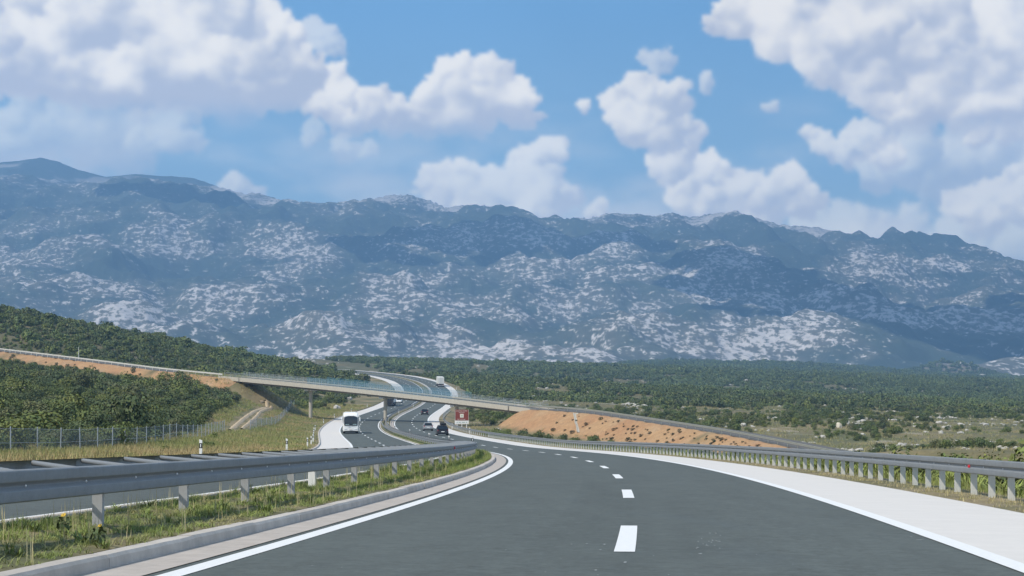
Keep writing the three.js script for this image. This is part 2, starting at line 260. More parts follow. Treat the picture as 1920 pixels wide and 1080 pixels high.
// side road over the bridge: [x, d, height of its surface]
const BRA = { x: -67.5, d: 480, y: EYE - 37 * 480 / F }, BRB = { x: 5.7, d: 420, y: EYE - 97 * 420 / F };
const rightPath = [[BRB.x, BRB.d, BRB.y]], leftPath = [[BRA.x, BRA.d, BRA.y]];
for (const [u, v, d] of [[1050, 768, 412], [1135, 775, 395], [1245, 791, 370], [1375, 811, 340], [1468, 828, 320], [1560, 846, 302], [1680, 870, 284], [1830, 905, 262], [2050, 960, 236], [2400, 1060, 204]]) rightPath.push(py(u, v, d));
for (const [u, v, d] of [[330, 696, 505], [217, 682, 533], [110, 669, 565], [0, 656, 600], [-120, 642, 640], [-300, 622, 700]]) leftPath.push(py(u, v, d));
function nearPath(path, x, d) { let best = 1e9, y = 0, along = 0, run = 0; for (let i = 1; i < path.length; i++) { const a = path[i - 1], b = path[i], ex = b[0] - a[0], ed = b[1] - a[1], L = ex * ex + ed * ed, t = clamp(((x - a[0]) * ex + (d - a[1]) * ed) / L), q = Math.hypot(x - a[0] - ex * t, d - a[1] - ed * t); if (q < best) { best = q; y = a[2] + (b[2] - a[2]) * t; along = run + t * Math.sqrt(L); } run += Math.sqrt(L); } return [best, y, along]; }
const farHill = table([[900, 692], [1100, 691], [1180, 686], [1250, 680], [1350, 682], [1500, 686], [1600, 692], [1700, 699], [1800, 706], [1920, 714], [2300, 730]]), castle = py(1782, 700, 3700);
// ground height at (x, d); bank: how much of it is made earth of the side road
function ground(x, d) {
  let bank = 0, y;
  const o = x - roadX(d);
  const E = roadE(d);
  if (o < 0) { const t = sstep(19, d < 200 ? 46 : 50, -o), nat = t > 0.001 ? TP(x, d) : 0; y = lerp(E + hOpp(d) * 0 + 0.02, nat, t); }
  else { const t = sstep(9, 24, o); const nat = t > 0.001 ? TP(x, d) : 0; y = lerp(E - 0.05 - 0.9 * sstep(7.6, 12, o), nat, t); }
  if (Math.abs(o) > 20) y += (0.5 * fbm(x / 40, d / 40, 3) + 0.15 * n2(x / 7, d / 7)) * sstep(20, 50, Math.abs(o)) * (1 + sstep(300, 2000, d) * 4);
  if (d > 2300 && x > -200) { const u = 960 + F * x / d, tgt = EYE - (farHill(u) + 7 * fbm(x / 160, d / 260, 3) - 670) * d / F; y = lerp(y, tgt - sstep(3650, 4300, d) * 26, sstep(2400, 3300, d) * sstep(980, 1120, u)); }
  if (d > 3300) { const q = Math.hypot((x - castle[0]) / 105, (d - castle[1]) / 150); if (q < 2) y += 24 * Math.exp(-q * q * 2.2); }
  if (d > 200 && d < 760) {
    for (const [path, w] of [[rightPath, 3.6], [leftPath, 3.6]]) {
      const [q, py_] = nearPath(path, x, d);
      if (q > 60) continue;
      const h = py_ - 0.06 - Math.max(0, q - w) / 1.55 + 0.25 * fbm(x / 5, d / 5, 2) * sstep(w, w + 3, q);
      if (h > y) { bank = clamp((h - y) / 0.5); y = h; }
      else if (q < w && Math.hypot(x - path[0][0], d - path[0][1]) > 4) { y = Math.min(y, py_ - 0.06); }
      else if (q < 40 && Math.hypot(x - path[0][0], d - path[0][1]) > 4) { y = Math.min(y, py_ - 0.06 + (q - w) * 0.55); }
    }
  }
  return [y, bank];
}
const groundY = (x, d) => ground(x, d)[0];

// ------------------------------------------------------------------ ground meshes
const C = { dry: [0.30, 0.235, 0.115], tan: [0.36, 0.28, 0.15], olive: [0.15, 0.145, 0.062], green: [0.105, 0.135, 0.045], soil: [0.54, 0.335, 0.17], soil2: [0.50, 0.28, 0.14], pale: [0.47, 0.43, 0.35], scrub: [0.075, 0.085, 0.04] };
function groundColor(x, d, bank) {
  const a = fbm(x / 26, d / 26, 4), b = fbm(x / 6 + 50, d / 6, 3), c = fbm(x / 70 - 20, d / 120 + 9, 3);
  let k = mix3(C.olive, C.dry, sstep(-0.35, 0.45, a + 0.5 * b));
  k = mix3(k, C.green, sstep(0.05, 0.6, c + 0.5 * b) * 0.7);
  if (d > 500) k = mix3(k, C.scrub, 0.35);
  const rock = fbm(x / 14 + 200, d / 18 - 70, 4);
  if (Math.abs(x - roadX(d)) > 26) k = mix3(k, C.pale, sstep(0.30, 0.46, rock) * 0.75);
  if (bank > 0) { const s = mix3(mix3(C.soil, C.soil2, sstep(-0.3, 0.4, b)), [0.56, 0.42, 0.28], sstep(0.1, 0.6, fbm(x / 3, d / 3, 3)) * 0.6); k = mix3(k, s, bank * sstep(-0.75, -0.35, a + 0.6 * b)); }
  return k;
}
function grid(xs, ds, fn) {
  const pos = [], uv = [], col = [], idx = [], n = xs.length;
  ds.forEach((d, r) => { xs.forEach((x, c) => { const [y, k] = fn(x, d); pos.push(x, y, -d); uv.push(x, d); col.push(...k); if (r && c) { const b = r * n + c; idx.push(b - n - 1, b - n, b - 1, b - n, b, b - 1); } }); });
  const g = new THREE.BufferGeometry(); g.setAttribute('position', new THREE.Float32BufferAttribute(pos, 3)); g.setAttribute('uv', new THREE.Float32BufferAttribute(uv, 2)); g.setAttribute('color', new THREE.Float32BufferAttribute(col, 3)); g.setIndex(idx); g.computeVertexNormals(); return g;
}
{
  const xs = [], ds = [];
  { const side = []; let x = 0; while (x < 2600) { side.push(x); x += x < 120 ? 2 : x < 260 ? 4 : 4 + (x - 260) * 0.05; } for (let i = side.length - 1; i > 0; i--) xs.push(-side[i]); xs.push(...side); }
  { let d = -70; while (d < 4600) { ds.push(d); d += d < 620 ? 2.2 : d < 1100 ? 5 : 5 + (d - 1100) * 0.016; } }
  structure('ground', grid(xs, ds, (x, d) => {
    let [y, bank] = ground(x, d);
    const o = x - roadX(d);
    if (o > -44 && o < 20 && d < 1660) y -= 0.7 * Math.min(sstep(-44, -40, o), 1 - sstep(15, 20, o));
    const q = Math.hypot((x - castle[0]) / 105, (d - castle[1]) / 150);
    let k = groundColor(x, d, bank);
    if (q < 1.4) k = mix3(k, [0.34, 0.29, 0.24], 0.75 * Math.exp(-q * q) * sstep(-0.3, 0.2, fbm(x / 20, d / 30, 3)));
    return [y, k];
  }), M.ground, 'dry grassy karst ground with pale stone and red earth banks', 'ground');
}
// verges: finer strips right beside the carriageways
{
  const ds = stations(-58, 1640, 1.2, 6);
  const lOff = [-18.5, -19.2, -20.5, -22, -24, -26, -28, -30.5, -33, -36, -39, -42, -45];
  const rOff = [6.15, 6.6, 7.2, 7.8, 8.6, 9.6, 11, 13, 15, 17, 19.5];
  const col = (o, d) => { const p = at(d, o), x = p.x, e = -p.z, a = fbm(x / 9, e / 14, 4), b = fbm(x / 1.6, e / 2.2, 3); let k = mix3(C.olive, C.tan, sstep(-0.4, 0.35, a + 0.5 * b)); if (o < 0) k = mix3(k, C.green, sstep(0.0, 0.5, -a + b * 0.5) * 0.6); else k = mix3(k, [0.36, 0.30, 0.21], 0.5 * sstep(0, 0.3, b)); return k; };
  const hgt = (d, o, lift) => { const p = at(d, o); return groundY(p.x, -p.z) + lift - roadE(d); };
  structure('verge_left', sweep((d) => lOff.map((o, i) => [o, i === 0 ? 0.08 : o === -45 ? hgt(d, o, -0.5) : hgt(d, o, 0.05) + 0.04 * n2(o * 1.3, d / 2)]), ds, col), M.ground, 'grassy verge beside the oncoming carriageway', 'verge');
  structure('verge_right', sweep((d) => rOff.map((o, i) => [o, i === 0 ? -0.02 : o === 19.5 ? hgt(d, o, -0.5) : hgt(d, o, 0.03) + 0.03 * n2(o * 1.9, d / 1.5)]), ds, col), M.ground, 'dry grass verge beside the pale hard shoulder', 'verge');
}

// ------------------------------------------------------------------ carriageways
const DS = stations(-58, 1640, 1, 6);
const asphaltTint = (o, d) => { const n = 1 + 0.12 * fbm(o * 0.9, d / 9, 3) + 0.10 * fbm(o / 3 + 7, d / 60, 2) + 0.12 * n2(o * 2.2, d / 2.5); const patch = sstep(0.25, 0.5, fbm(o / 2.2 + 9, d / 7 - 3, 3)) * 0.10; return [n * (1 - patch * 0.2), n, n * (1 + patch * 0.4)]; };
structure('road', sweep(flat(-4.05, 3.66, 0, 26), DS, asphaltTint), M.asphalt, 'dark asphalt carriageway curving left downhill', 'road');
structure('oncoming_road', sweep(flat(-14.75, -6.9, hOpp, 10), DS, asphaltTint), M.asphalt, 'oncoming asphalt carriageway beyond the median guardrail', 'road');
structure('hard_shoulder', sweep(flat(3.6, 6.2, 0.005, 3), DS), M.shoulder, 'wide chalk white hard shoulder along the right lane', 'shoulder');
structure('oncoming_hard_shoulder', sweep((d) => seg(-18.3, -14.7, 3).map((o) => [o, hOpp(d) * clamp((o + 18.3) / 3.6) + 0.005]), DS), M.shoulder, 'white hard shoulder of the oncoming carriageway', 'shoulder');
structure('edge_line', sweep(flat(-3.92, -3.70, 0.006), DS), M.paint, 'white edge line along the median gutter', 'road marking');
structure('edge_line', sweep(flat(3.56, 3.80, 0.010), DS), M.paint, 'white edge line against the right hard shoulder', 'road marking');
structure('edge_line', sweep((d) => flat(-7.32, -7.10, hOpp(d) + 0.006)(d), DS), M.paint, 'white edge line of the oncoming carriageway by the median', 'road marking');
structure('edge_line', sweep((d) => flat(-14.85, -14.6, hOpp(d) * 0.95 + 0.012)(d), DS), M.paint, 'white edge line by the oncoming hard shoulder', 'road marking');
// lane dashes: every dash its own piece
function dashes(off, hgt, name, label, first) {
  const g = setup(new THREE.Group(), name, label, 'road marking', null, 'structure');
  for (let d = first; d < 1150; d += 18) part('dash', sweep(flat(off - 0.11, off + 0.11, hgt(d) + 0.006), [d, d + 1.5, d + 3, d + 4.5, d + 6]), M.paint, g);
}
dashes(0, () => 0, 'lane_line', 'broken white lane line down the middle of our carriageway', 20.6 - 36);
dashes(-11.05, hOpp, 'lane_line', 'broken white lane line of the oncoming carriageway', 25 - 36);
{
  const g = setup(new THREE.Group(), 'paint_fleck', 'scattered chips of white paint on the asphalt beside the nearest dash', 'paint marks', null, 'structure'), r = rng(66);
  const fleck = (u, v, w, l) => { const d = F * EYE / (v - 818), x = (u - 960) * d / F, o = x - roadX(d), pts = [], n = 7; for (let k = 0; k < n; k++) { const a = k / n * 6.283, q = 0.6 + 0.5 * r(); pts.push([o + Math.cos(a) * w * q, d + Math.sin(a) * l * q]); } const pos = []; for (let k = 1; k < n - 1; k++) for (const [oo, dd] of [pts[0], pts[k], pts[k + 1]]) { const p = at(dd, oo, 0.005); pos.push(p.x, p.y, p.z); } const b = new THREE.BufferGeometry(); b.setAttribute('position', new THREE.Float32BufferAttribute(pos, 3)); b.setAttribute('uv', new THREE.Float32BufferAttribute(new Float32Array(pos.length / 3 * 2), 2)); b.computeVertexNormals(); part('paint_chip', b, chip, g); }, chip = std(0.26, 0.28, 0.28, 0.9);
  for (const [u, v] of [[1071, 1020], [1100, 1019], [1133, 1020], [1125, 1030], [1171, 1053], [1116, 1068], [1340, 998], [1329, 998], [1348, 1002], [1311, 1036]]) fleck(u, v, 0.012 + 0.012 * r(), 0.06 + 0.06 * r());
  for (let k = 0; k < 16; k++) fleck(1300 + 50 * r(), 1008 + 18 * r(), 0.006 + 0.008 * r(), 0.05 + 0.1 * r());
  for (let k = 0; k < 10; k++) fleck(1690 + 70 * r(), 1000 + 8 * r(), 0.02 + 0.05 * r(), 0.03 + 0.03 * r());
  for (let k = 0; k < 22; k++) fleck(500 + 1200 * r(), 960 + 118 * r(), 0.004 + 0.006 * r(), 0.02 + 0.03 * r());
}
// gutter and kerb along the median
structure('gutter', sweep(flat(-4.58, -4.03, 0.008, 2), DS), M.gutter, 'pale concrete gutter strip along the median kerb', 'gutter');
{
  const k = setup(new THREE.Group(), 'kerb', 'worn concrete kerb along the grassy median', 'kerb', null, 'structure');
  const r = rng(12); let d = -20, i = 0;
  while (d < 260) {
    const L = (d > 40 && d < 50 ? 1.6 : 3.2) + r() * 0.6, gap = 0.012 + (r() > 0.8 ? 0.03 : 0), j = (r() - 0.5) * 0.014, h = 0.13 + (r() - 0.5) * 0.012, e = d + L - gap;
    const top = (q) => 0.006 * n2(q * 2.1, 3);
    const prof = (q) => [[-4.57 + j, 0], [-4.575 + j, h - 0.03 + top(q)], [-4.60 + j, h + top(q)], [-4.76 + j, h + 0.004 + top(q + 9)], [-4.80 + j, 0.0]];
    const ds = seg(d, e, 6), g = sweep(prof, ds).toNonIndexed(); g.computeVertexNormals();
    const cap = (q, flip) => { const p = prof(q).map(([o, hh]) => at(q, o, hh)), pos = [], uv = []; for (let t = 1; t < p.length - 1; t++) for (const v of flip ? [p[0], p[t + 1], p[t]] : [p[0], p[t], p[t + 1]]) { pos.push(v.x, v.y, v.z); uv.push(v.x, v.y); } const c = new THREE.BufferGeometry(); c.setAttribute('position', new THREE.Float32BufferAttribute(pos, 3)); c.setAttribute('uv', new THREE.Float32BufferAttribute(uv, 2)); c.computeVertexNormals(); return c; };
    part('kerb_stone', mergeGeometries([g, cap(d, false), cap(e, true)]), M.kerb[i++ % 4], k);
    d += L;
  }
  while (d < 700) { part('kerb_stone', sweep(() => [[-4.57, 0], [-4.58, 0.14], [-4.76, 0.145], [-4.80, 0]], seg(d, d + 19.9, 5)), M.kerb[i++ % 4], k); d += 20; }
  const k2 = setup(new THREE.Group(), 'kerb', 'low concrete edging outside the oncoming hard shoulder', 'kerb', null, 'structure');
  for (let q = 60; q < 520; q += 10) part('kerb_stone', sweep(() => [[-18.28, 0], [-18.29, 0.12], [-18.5, 0.125], [-18.54, 0]], seg(q, q + 9.96, 5)), M.kerb[(i++) % 4], k2);
  const k3 = setup(new THREE.Group(), 'kerb', 'pale median kerb of the oncoming carriageway', 'kerb', null, 'structure');
  for (let q = -20; q < 700; q += 20) part('kerb_stone', sweep((d) => [[-6.93, hOpp(d) - 0.05], [-6.92, hOpp(d) + 0.05], [-6.75, hOpp(d) + 0.055], [-6.72, hOpp(d) - 0.05]], seg(q, q + 19.95, 10)), M.kerb[(i++) % 4], k3);
}
const medianH = (o, d) => lerp(0.13, hOpp(d) + 0.02, clamp((-4.78 - o) / 2.0)) + 0.035 * Math.sin(clamp((-4.78 - o) / 2.05) * Math.PI);
structure('median', sweep((d) => seg(-4.78, -6.80, 8).map((o, i) => [o, medianH(o, d) + (i > 0 && i < 8 ? 0.03 * n2(o * 3, d * 1.1) : 0)]), stations(-58, 1640, 0.5, 6), (o, d) => mix3(mix3(C.olive, C.tan, sstep(-0.3, 0.3, fbm(o, d / 3, 3))), C.green, 0.35)), M.ground, 'narrow grassy median between the carriageways', 'median');

// ------------------------------------------------------------------ mountains
let mountainHeight;
{
  const sky1 = table([[-900, 345], [-500, 330], [-300, 340], [-150, 330], [0, 337], [60, 335], [130, 345], [200, 345], [280, 340], [340, 348], [400, 352], [470, 365], [520, 375], [560, 383], [620, 388], [680, 385], [720, 372], [745, 366], [790, 372], [830, 388], [860, 391], [900, 385], [940, 398], [1000, 415], [1040, 422], [1090, 412], [1130, 407], [1190, 410], [1230, 408], [1250, 405], [1290, 411], [1350, 404], [1400, 415], [1450, 428], [1500, 430], [1560, 445], [1620, 458], [1680, 458], [1740, 470], [1790, 486], [1830, 500], [1870, 505], [1920, 510], [2050, 540], [2400, 560], [2900, 590]]);
  const N1 = 860, R1 = 430, D0 = 4000, D1 = 10900;
  const veg = [0.044, 0.064, 0.044], veg2 = [0.082, 0.098, 0.066], rock = [0.66, 0.625, 0.60], rock2 = [0.45, 0.42, 0.40];
  const crest = (x) => 10000 + 350 * fbm(x / 1200 + 4, 0.3, 3);
  const billow = (x, y, o) => { let s = 0, a = 1, m = 0; for (let i = 0; i < o; i++) { s += a * (1 - Math.abs(n2(x, y)) * 1.7); m += a; a *= 0.5; x = x * 2.1 + 5.2; y = y * 2.1 + 1.3; } return s / m; };
  const knolls = []; { const r = rng(515); for (let i = 0; i < 130; i++) { const s = 0.04 + 0.60 * Math.pow(r(), 1.15), d = D0 + s * 6000, x = (r() - 0.5) * 2 * (0.30 * d + 300), R = (110 + 210 * r()) * (0.7 + 0.5 * s); knolls.push([x, d, R, R * (1.1 + 0.7 * r()), R * (0.13 + 0.12 * r()) * (0.55 + 0.7 * s)]); }
    for (const [u, v, d, R, h] of [[450, 560, 6100, 300, 60], [230, 560, 6000, 230, 46], [60, 570, 5900, 190, 42], [620, 640, 5000, 190, 26], [930, 600, 5600, 260, 46], [820, 520, 7000, 210, 44], [1040, 530, 7000, 230, 50], [1240, 625, 5300, 210, 34], [1480, 640, 5100, 260, 36]]) knolls.push([(u - 960) * d / F, d, R, R * 1.5, h]); }
  const cell = new Map(); for (const k of knolls) for (let i = Math.floor((k[0] - 700) / 700); i <= Math.floor((k[0] + 700) / 700); i++) for (let j = Math.floor((k[1] - 900) / 900); j <= Math.floor((k[1] + 900) / 900); j++) { const q = i + ',' + j; if (!cell.has(q)) cell.set(q, []); cell.get(q).push(k); }
  const dome = (x, d) => { let h = 0, m = 0; const wx = x + 30 * n2(x / 130, d / 130), wd = d + 40 * n2(x / 130 + 7, d / 130); for (const k of cell.get(Math.floor(x / 700) + ',' + Math.floor(d / 900)) ?? []) { const a = (wx - k[0]) / k[2], b = (wd - k[1]) / k[3], q = a * a + b * b; if (q < 1) { const t = (1 - q) * (1 - q); const v = Math.pow(t, 0.8); h = Math.max(h, v * k[4]); m = Math.max(m, v); } } return [h, m]; };
  const height = (x, d) => {
    const dc = crest(x), s = (d - D0) / (dc - D0), u = 960 + F * x / dc, top = EYE - (sky1(u) - 670) * dc / F;
    const foot = -60;
    if (s >= 1) return top - (d - dc) * 0.35 + 30 * fbm(x / 300, d / 300, 3);
    const g = Math.pow(Math.max(s, 0), 1.25) * (1 - 0.10 * Math.sin(s * Math.PI * 2));
    const k = billow(x / 980 + 0.2 * n2(d / 900, x / 900), d / 1300 + 3, 3) - 0.5, kn = billow(x / 340 + 9, d / 520, 3) - 0.5, v = fbm(x / 750 - 3, d / 3000 + 8, 3);
    const env = sstep(0.0, 0.16, s) * (1 - sstep(0.80, 0.985, s) * 0.93);
    const fine = 6 * fbm(x / 80, d / 100, 4) + 4 * Math.abs(n2(x / 30, d / 44));
    return lerp(foot, top, g) + env * (k * 110 + kn * 62 + v * 100 * (0.3 + s)) + dome(x, d)[0] * 1.35 + sstep(0.45, 0.8, s) * (1 - sstep(0.93, 1, s) * 0.8) * 32 * (0.7 - 2.2 * Math.abs(n2(x / 210 + 0.25 * n2(d / 300, 3), d / 900))) + fine * (0.35 + env) + sstep(0.9, 1, s) * (13 * n2(x / 30, 4) + 9 * n2(x / 13, 2) + 30 * Math.abs(n2(x / 60, 7)) * sstep(300, 1200, x) + 16 * n2(x / 110, 5)) * (s < 1 ? 1 : 0);
  };
  const xs = seg(-3500, 3500, N1), ds = []; for (let i = 0; i <= R1; i++) { const t = i / R1; ds.push(D0 + (D1 - D0) * (0.80 * t + 0.20 * t * t)); }
  const color = (x, d, y) => {
    const s = (d - D0) / (crest(x) - D0), q = y + d * 0.09, big = fbm(x / 420 + 31, q / 170 - 8, 3), med = fbm(x / 110 + 3, q / 60 + 70, 3, 0.6), fin = fbm(x / 24 + 9, q / 15, 4, 0.8);
    const band = sstep(0.80, 0.95, s), kn = dome(x, d)[1];
    const dens = 0.40 * big + 0.42 * med + 0.42 * Math.max(0, kn - 0.12) + 0.85 * band * (0.8 + 1.3 * big) + 0.10 * sstep(0.55, 0.1, s) - 0.215, bare = fin * 1.35 + 0.95 * dens;
    const r = sstep(0.19, 0.33, bare), v = mix3(veg, veg2, sstep(-0.3, 0.5, big + fin * 0.8));
    const rr = mix3(rock2, rock, sstep(-0.3, 0.4, fin + 0.4 * med));
    return mix3(mix3(v, [0.19, 0.17, 0.145], 0.55 * sstep(-0.30, 0.25, dens)), rr, r * 0.92);
  };
  // heights once on the mesh grid, colours on a finer sheet of the same ground
  const nx = xs.length, Hg = new Float32Array(nx * ds.length); ds.forEach((d, j) => xs.forEach((x, i) => { Hg[j * nx + i] = height(x, d); }));
  const TS = 2048, img = new Uint8Array(TS * TS * 4), enc = (c) => 255 * (c <= 0.0031308 ? 12.92 * c : 1.055 * Math.pow(c, 1 / 2.4) - 0.055);
  let row = 0;
  for (let j = 0; j < TS; j++) { const d = D0 + (D1 - D0) * (j + 0.5) / TS; while (row < ds.length - 2 && ds[row + 1] < d) row++; const fy = clamp((d - ds[row]) / (ds[row + 1] - ds[row]));
    for (let i = 0; i < TS; i++) { const x = -3500 + 7000 * (i + 0.5) / TS, gx = clamp((x + 3500) / 7000 * N1, 0, N1 - 0.001), c = Math.floor(gx), fx = gx - c, a = row * nx + c, y = lerp(lerp(Hg[a], Hg[a + 1], fx), lerp(Hg[a + nx], Hg[a + nx + 1], fx), fy), k = (j * TS + i) * 4; if (Math.abs(x) > 0.36 * d) { img[k] = 70; img[k + 1] = 80; img[k + 2] = 66; img[k + 3] = 255; continue; } const q = color(x, d, y); img[k] = enc(clamp(q[0])); img[k + 1] = enc(clamp(q[1])); img[k + 2] = enc(clamp(q[2])); img[k + 3] = 255; } }
  const rockMap = new THREE.DataTexture(img, TS, TS, THREE.RGBAFormat); rockMap.colorSpace = THREE.SRGBColorSpace; rockMap.magFilter = THREE.LinearFilter; rockMap.minFilter = THREE.LinearFilter; rockMap.needsUpdate = true;
  const geo = grid(xs, ds, (x, d) => [0, [1, 1, 1]]), gp = geo.attributes.position, gu = geo.attributes.uv; for (let k = 0; k < gp.count; k++) { gp.setY(k, Hg[k]); gu.setXY(k, (gp.getX(k) + 3500) / 7000, (-gp.getZ(k) - D0) / (D1 - D0)); } geo.deleteAttribute('color'); geo.computeVertexNormals();
  structure('mountain', geo, std(1, 1, 1, 1, { map: rockMap }), 'long pale limestone mountain range dotted with dark scrub', 'mountain');
  mountainHeight = height;
  const ridge = (pts, dist, seed, label, depth = 1500) => {
    const t = table(pts), x0 = (pts[0][0] - 960) * dist / F, x1 = (pts[pts.length - 1][0] - 960) * dist / F;
    structure('mountain', grid(seg(x0, x1, 220), seg(dist - depth, dist + 300, 50), (x, d) => { const s = clamp((d - dist + depth) / depth), top = EYE - (t(960 + F * x / dist) - 670) * dist / F; const y = d > dist ? top - (d - dist) * 0.4 : lerp(top * 0.75, top, Math.pow(s, 1.1)) + 30 * fbm(x / 500 + seed, d / 600, 4) * (1 - s) * 2 + 8 * fbm(x / 120, d / 120, 3); const b = fbm(x / 300 + seed, d / 500, 4, 0.6); return [y, mix3([0.055, 0.075, 0.045], [0.36, 0.34, 0.31], sstep(0.05, 0.35, b))]; }), M.mountain, label, 'mountain');
  };
  ridge([[-500, 330], [-100, 318], [0, 303], [40, 300], [75, 293], [110, 303], [150, 318], [200, 330], [250, 325], [300, 328], [330, 330], [365, 333], [400, 345], [450, 368], [520, 400]], 11200, 3, 'farther bare summit rising behind the left end of the range');
  ridge([[1700, 540], [1770, 500], [1800, 486], [1830, 484], [1870, 490], [1900, 498], [1960, 505], [2100, 495], [2500, 480], [2900, 500]], 11300, 8, 'distant blue ridge at the right end of the range');
}
// cumulus drifting above the range, out of the frame, whose shadows darken the slopes
{
  const cm = std(0.86, 0.86, 0.87, 1);
  function cumulus(cx, cy, cd, sx, sz, seed, label) {
    const r = rng(seed), geos = [];
    for (let i = 0; i < 26; i++) { const a = r() * Math.PI * 2, q = Math.sqrt(r()), g = new THREE.IcosahedronGeometry(1, 3), p = g.attributes.position, R = (0.30 + 0.22 * r()) * Math.min(sx, sz) * (1.1 - 0.5 * q); for (let k = 0; k < p.count; k++) { const x = p.getX(k), y = p.getY(k), z = p.getZ(k), f = R * (1 + 0.22 * fbm(x * 2 + i, y * 2 + z, 3)); p.setXYZ(k, x * f, Math.max(y, -0.25) * f * 0.75, z * f); } g.translate(Math.cos(a) * q * sx, r() * 60, Math.sin(a) * q * sz); g.computeVertexNormals(); geos.push(g); }
    const m = new THREE.Mesh(mergeGeometries(geos), cm); m.castShadow = true; m.position.set(cx, cy, -cd); setup(m, 'cloud', label, 'cloud');
  }
  const L = SUN; const over = (u, v, d, alt) => { const x = (u - 960) * d / F, y = EYE - (v - 670) * d / F, t = (alt - y) / L.y; return [x + L.x * t, alt, d - L.z * t]; };
  const put = (u, v, d, sx, sz, seed, label) => { for (let q = 4200; q < 10800; q += 15) if (mountainHeight((u - 960) * q / F, q) >= EYE - (v - 670) * q / F) { d = q; break; } const [x, y, e] = over(u, v, d, 2300); cumulus(x, y, e, sx, sz, seed, label); };
  put(1430, 512, 7400, 400, 560, 1, 'fair weather cloud above the right end of the range');
  put(1600, 545, 7000, 480, 800, 2, 'fair weather cloud above the dark right flank of the range');
  put(1740, 590, 7000, 460, 900, 8, 'long fair weather cloud above the dark right flank');
  put(1890, 620, 6600, 520, 1100, 6, 'broad fair weather cloud above the foot of the dark right flank');
  put(800, 450, 8900, 330, 420, 3, 'fair weather cloud above the middle of the range');
  put(930, 420, 8900, 200, 260, 7, 'little fair weather cloud right of the middle of the range');
  put(330, 375, 9600, 380, 260, 4, 'small fair weather cloud above the left crest');
  put(1110, 440, 9200, 280, 300, 5, 'small fair weather cloud above the saddle of the range');
}

// ------------------------------------------------------------------ geometry helpers for things
const box = (w, h, d, x = 0, y = 0, z = 0) => new THREE.BoxGeometry(w, h, d).translate(x, y, z);
const rbox = (w, h, d, x = 0, y = 0, z = 0, r = 0.03, s = 2) => new RoundedBoxGeometry(w, h, d, s, Math.min(r, w / 2.1, h / 2.1, d / 2.1)).translate(x, y, z);
const cyl = (r, h, x = 0, y = 0, z = 0, r2 = r, n = 12) => new THREE.CylinderGeometry(r2, r, h, n).translate(x, y, z);
function bar(a, b, r, n = 6) { const v = new THREE.Vector3().subVectors(b, a), L = v.length(), g = new THREE.CylinderGeometry(r, r, L, n); g.translate(0, L / 2, 0); g.applyQuaternion(new THREE.Quaternion().setFromUnitVectors(new THREE.Vector3(0, 1, 0), v.normalize())); return g.translate(a.x, a.y, a.z); }
const merge = (l) => { const any = l.some((g) => !g.index); return mergeGeometries(l.map((g) => { const q = any && g.index ? g.toNonIndexed() : g; for (const k of Object.keys(q.attributes)) if (!['position', 'normal', 'uv'].includes(k)) q.deleteAttribute(k); return q; })); };
// closed loft through half sections [[x, y], ...] (bottom to top) given at z
function loft(list) {
  const pos = [], idx = [], m = list[0].p.length * 2;
  list.forEach(({ z, p }, r) => { const ring = [...p.map(([x, y]) => [x, y]), ...p.slice().reverse().map(([x, y]) => [-x, y])]; ring.forEach(([x, y]) => pos.push(x, y, z)); if (r) for (let k = 0; k < m; k++) { const a = (r - 1) * m + k, b = (r - 1) * m + (k + 1) % m, c = r * m + k, d = r * m + (k + 1) % m; idx.push(a, c, b, b, c, d); } });
  for (const [r, f] of [[0, 1], [list.length - 1, 0]]) for (let k = 1; k < m - 1; k++) { const a = r * m, b = r * m + k, c = r * m + k + 1; f ? idx.push(a, b, c) : idx.push(a, c, b); }
  let g = new THREE.BufferGeometry(); g.setAttribute('position', new THREE.Float32BufferAttribute(pos, 3)); g.setIndex(idx); g = g.toNonIndexed(); g.computeVertexNormals(); const n = g.attributes.position.count; g.setAttribute('uv', new THREE.Float32BufferAttribute(new Float32Array(n * 2), 2)); return g;
}
const grade = (d) => Math.atan((roadE(d + 4) - roadE(d - 4)) / 8);
function onRoad(o, d, off, oncoming = false, lift = 0) { const p = at(d, off, lift); o.position.copy(p); o.rotation.order = 'YXZ'; o.rotation.y = oncoming ? Math.PI - heading(d) : -heading(d); o.rotation.x = oncoming ? -grade(d) : grade(d); return o; }

// where a line of sight of the survey meets the ground
function hit(u, v, d0 = 60, d1 = 3500) { let d = d0, step; while (d < d1) { step = Math.max(0.5, d * 0.004); const [x, , y] = py(u, v, d); if (groundY(x, d) >= y) return new THREE.Vector3(x, groundY(x, d), -d); d += step; } const [x, , y] = py(u, v, d1); return new THREE.Vector3(x, groundY(x, d1), -d1); }
// ------------------------------------------------------------------ guardrails
const W_BEAM = [[0.000, 0.000], [0.045, -0.002], [0.068, -0.008], [0.080, -0.022], [0.076, -0.105], [0.070, -0.118], [0.028, -0.142], [0.028, -0.166], [0.070, -0.192], [0.076, -0.205], [0.080, -0.288], [0.068, -0.302], [0.045, -0.308], [0.000, -0.310], [0.000, -0.306], [0.060, -0.295], [0.070, -0.205], [0.022, -0.166], [0.022, -0.142], [0.070, -0.100], [0.070, -0.020], [0.0, -0.004]];
function beamAlong(g, off, face, top, d0, d1, step, mat, name = 'beam', bolts = true) {
  for (let d = d0; d < d1; d += step) {
    const e = Math.min(d + step + 0.15, d1), n = Math.max(2, Math.round(step / 2));
    const m = part(name, sweep((q) => W_BEAM.map(([t, y]) => [off + face * (t + (q > d + step - 0.2 ? 0.004 : 0)), top(q) + y]), seg(d, e, n)), mat, g);
    if (bolts && d < 130) for (const q of [d + 0.25, d + 0.25 + step / 2]) { const p = at(q, off + face * 0.026, top(q) - 0.155); part('bolt', new THREE.SphereGeometry(0.016, 8, 6).translate(p.x, p.y, p.z), M.bolt, m); }
  }
}
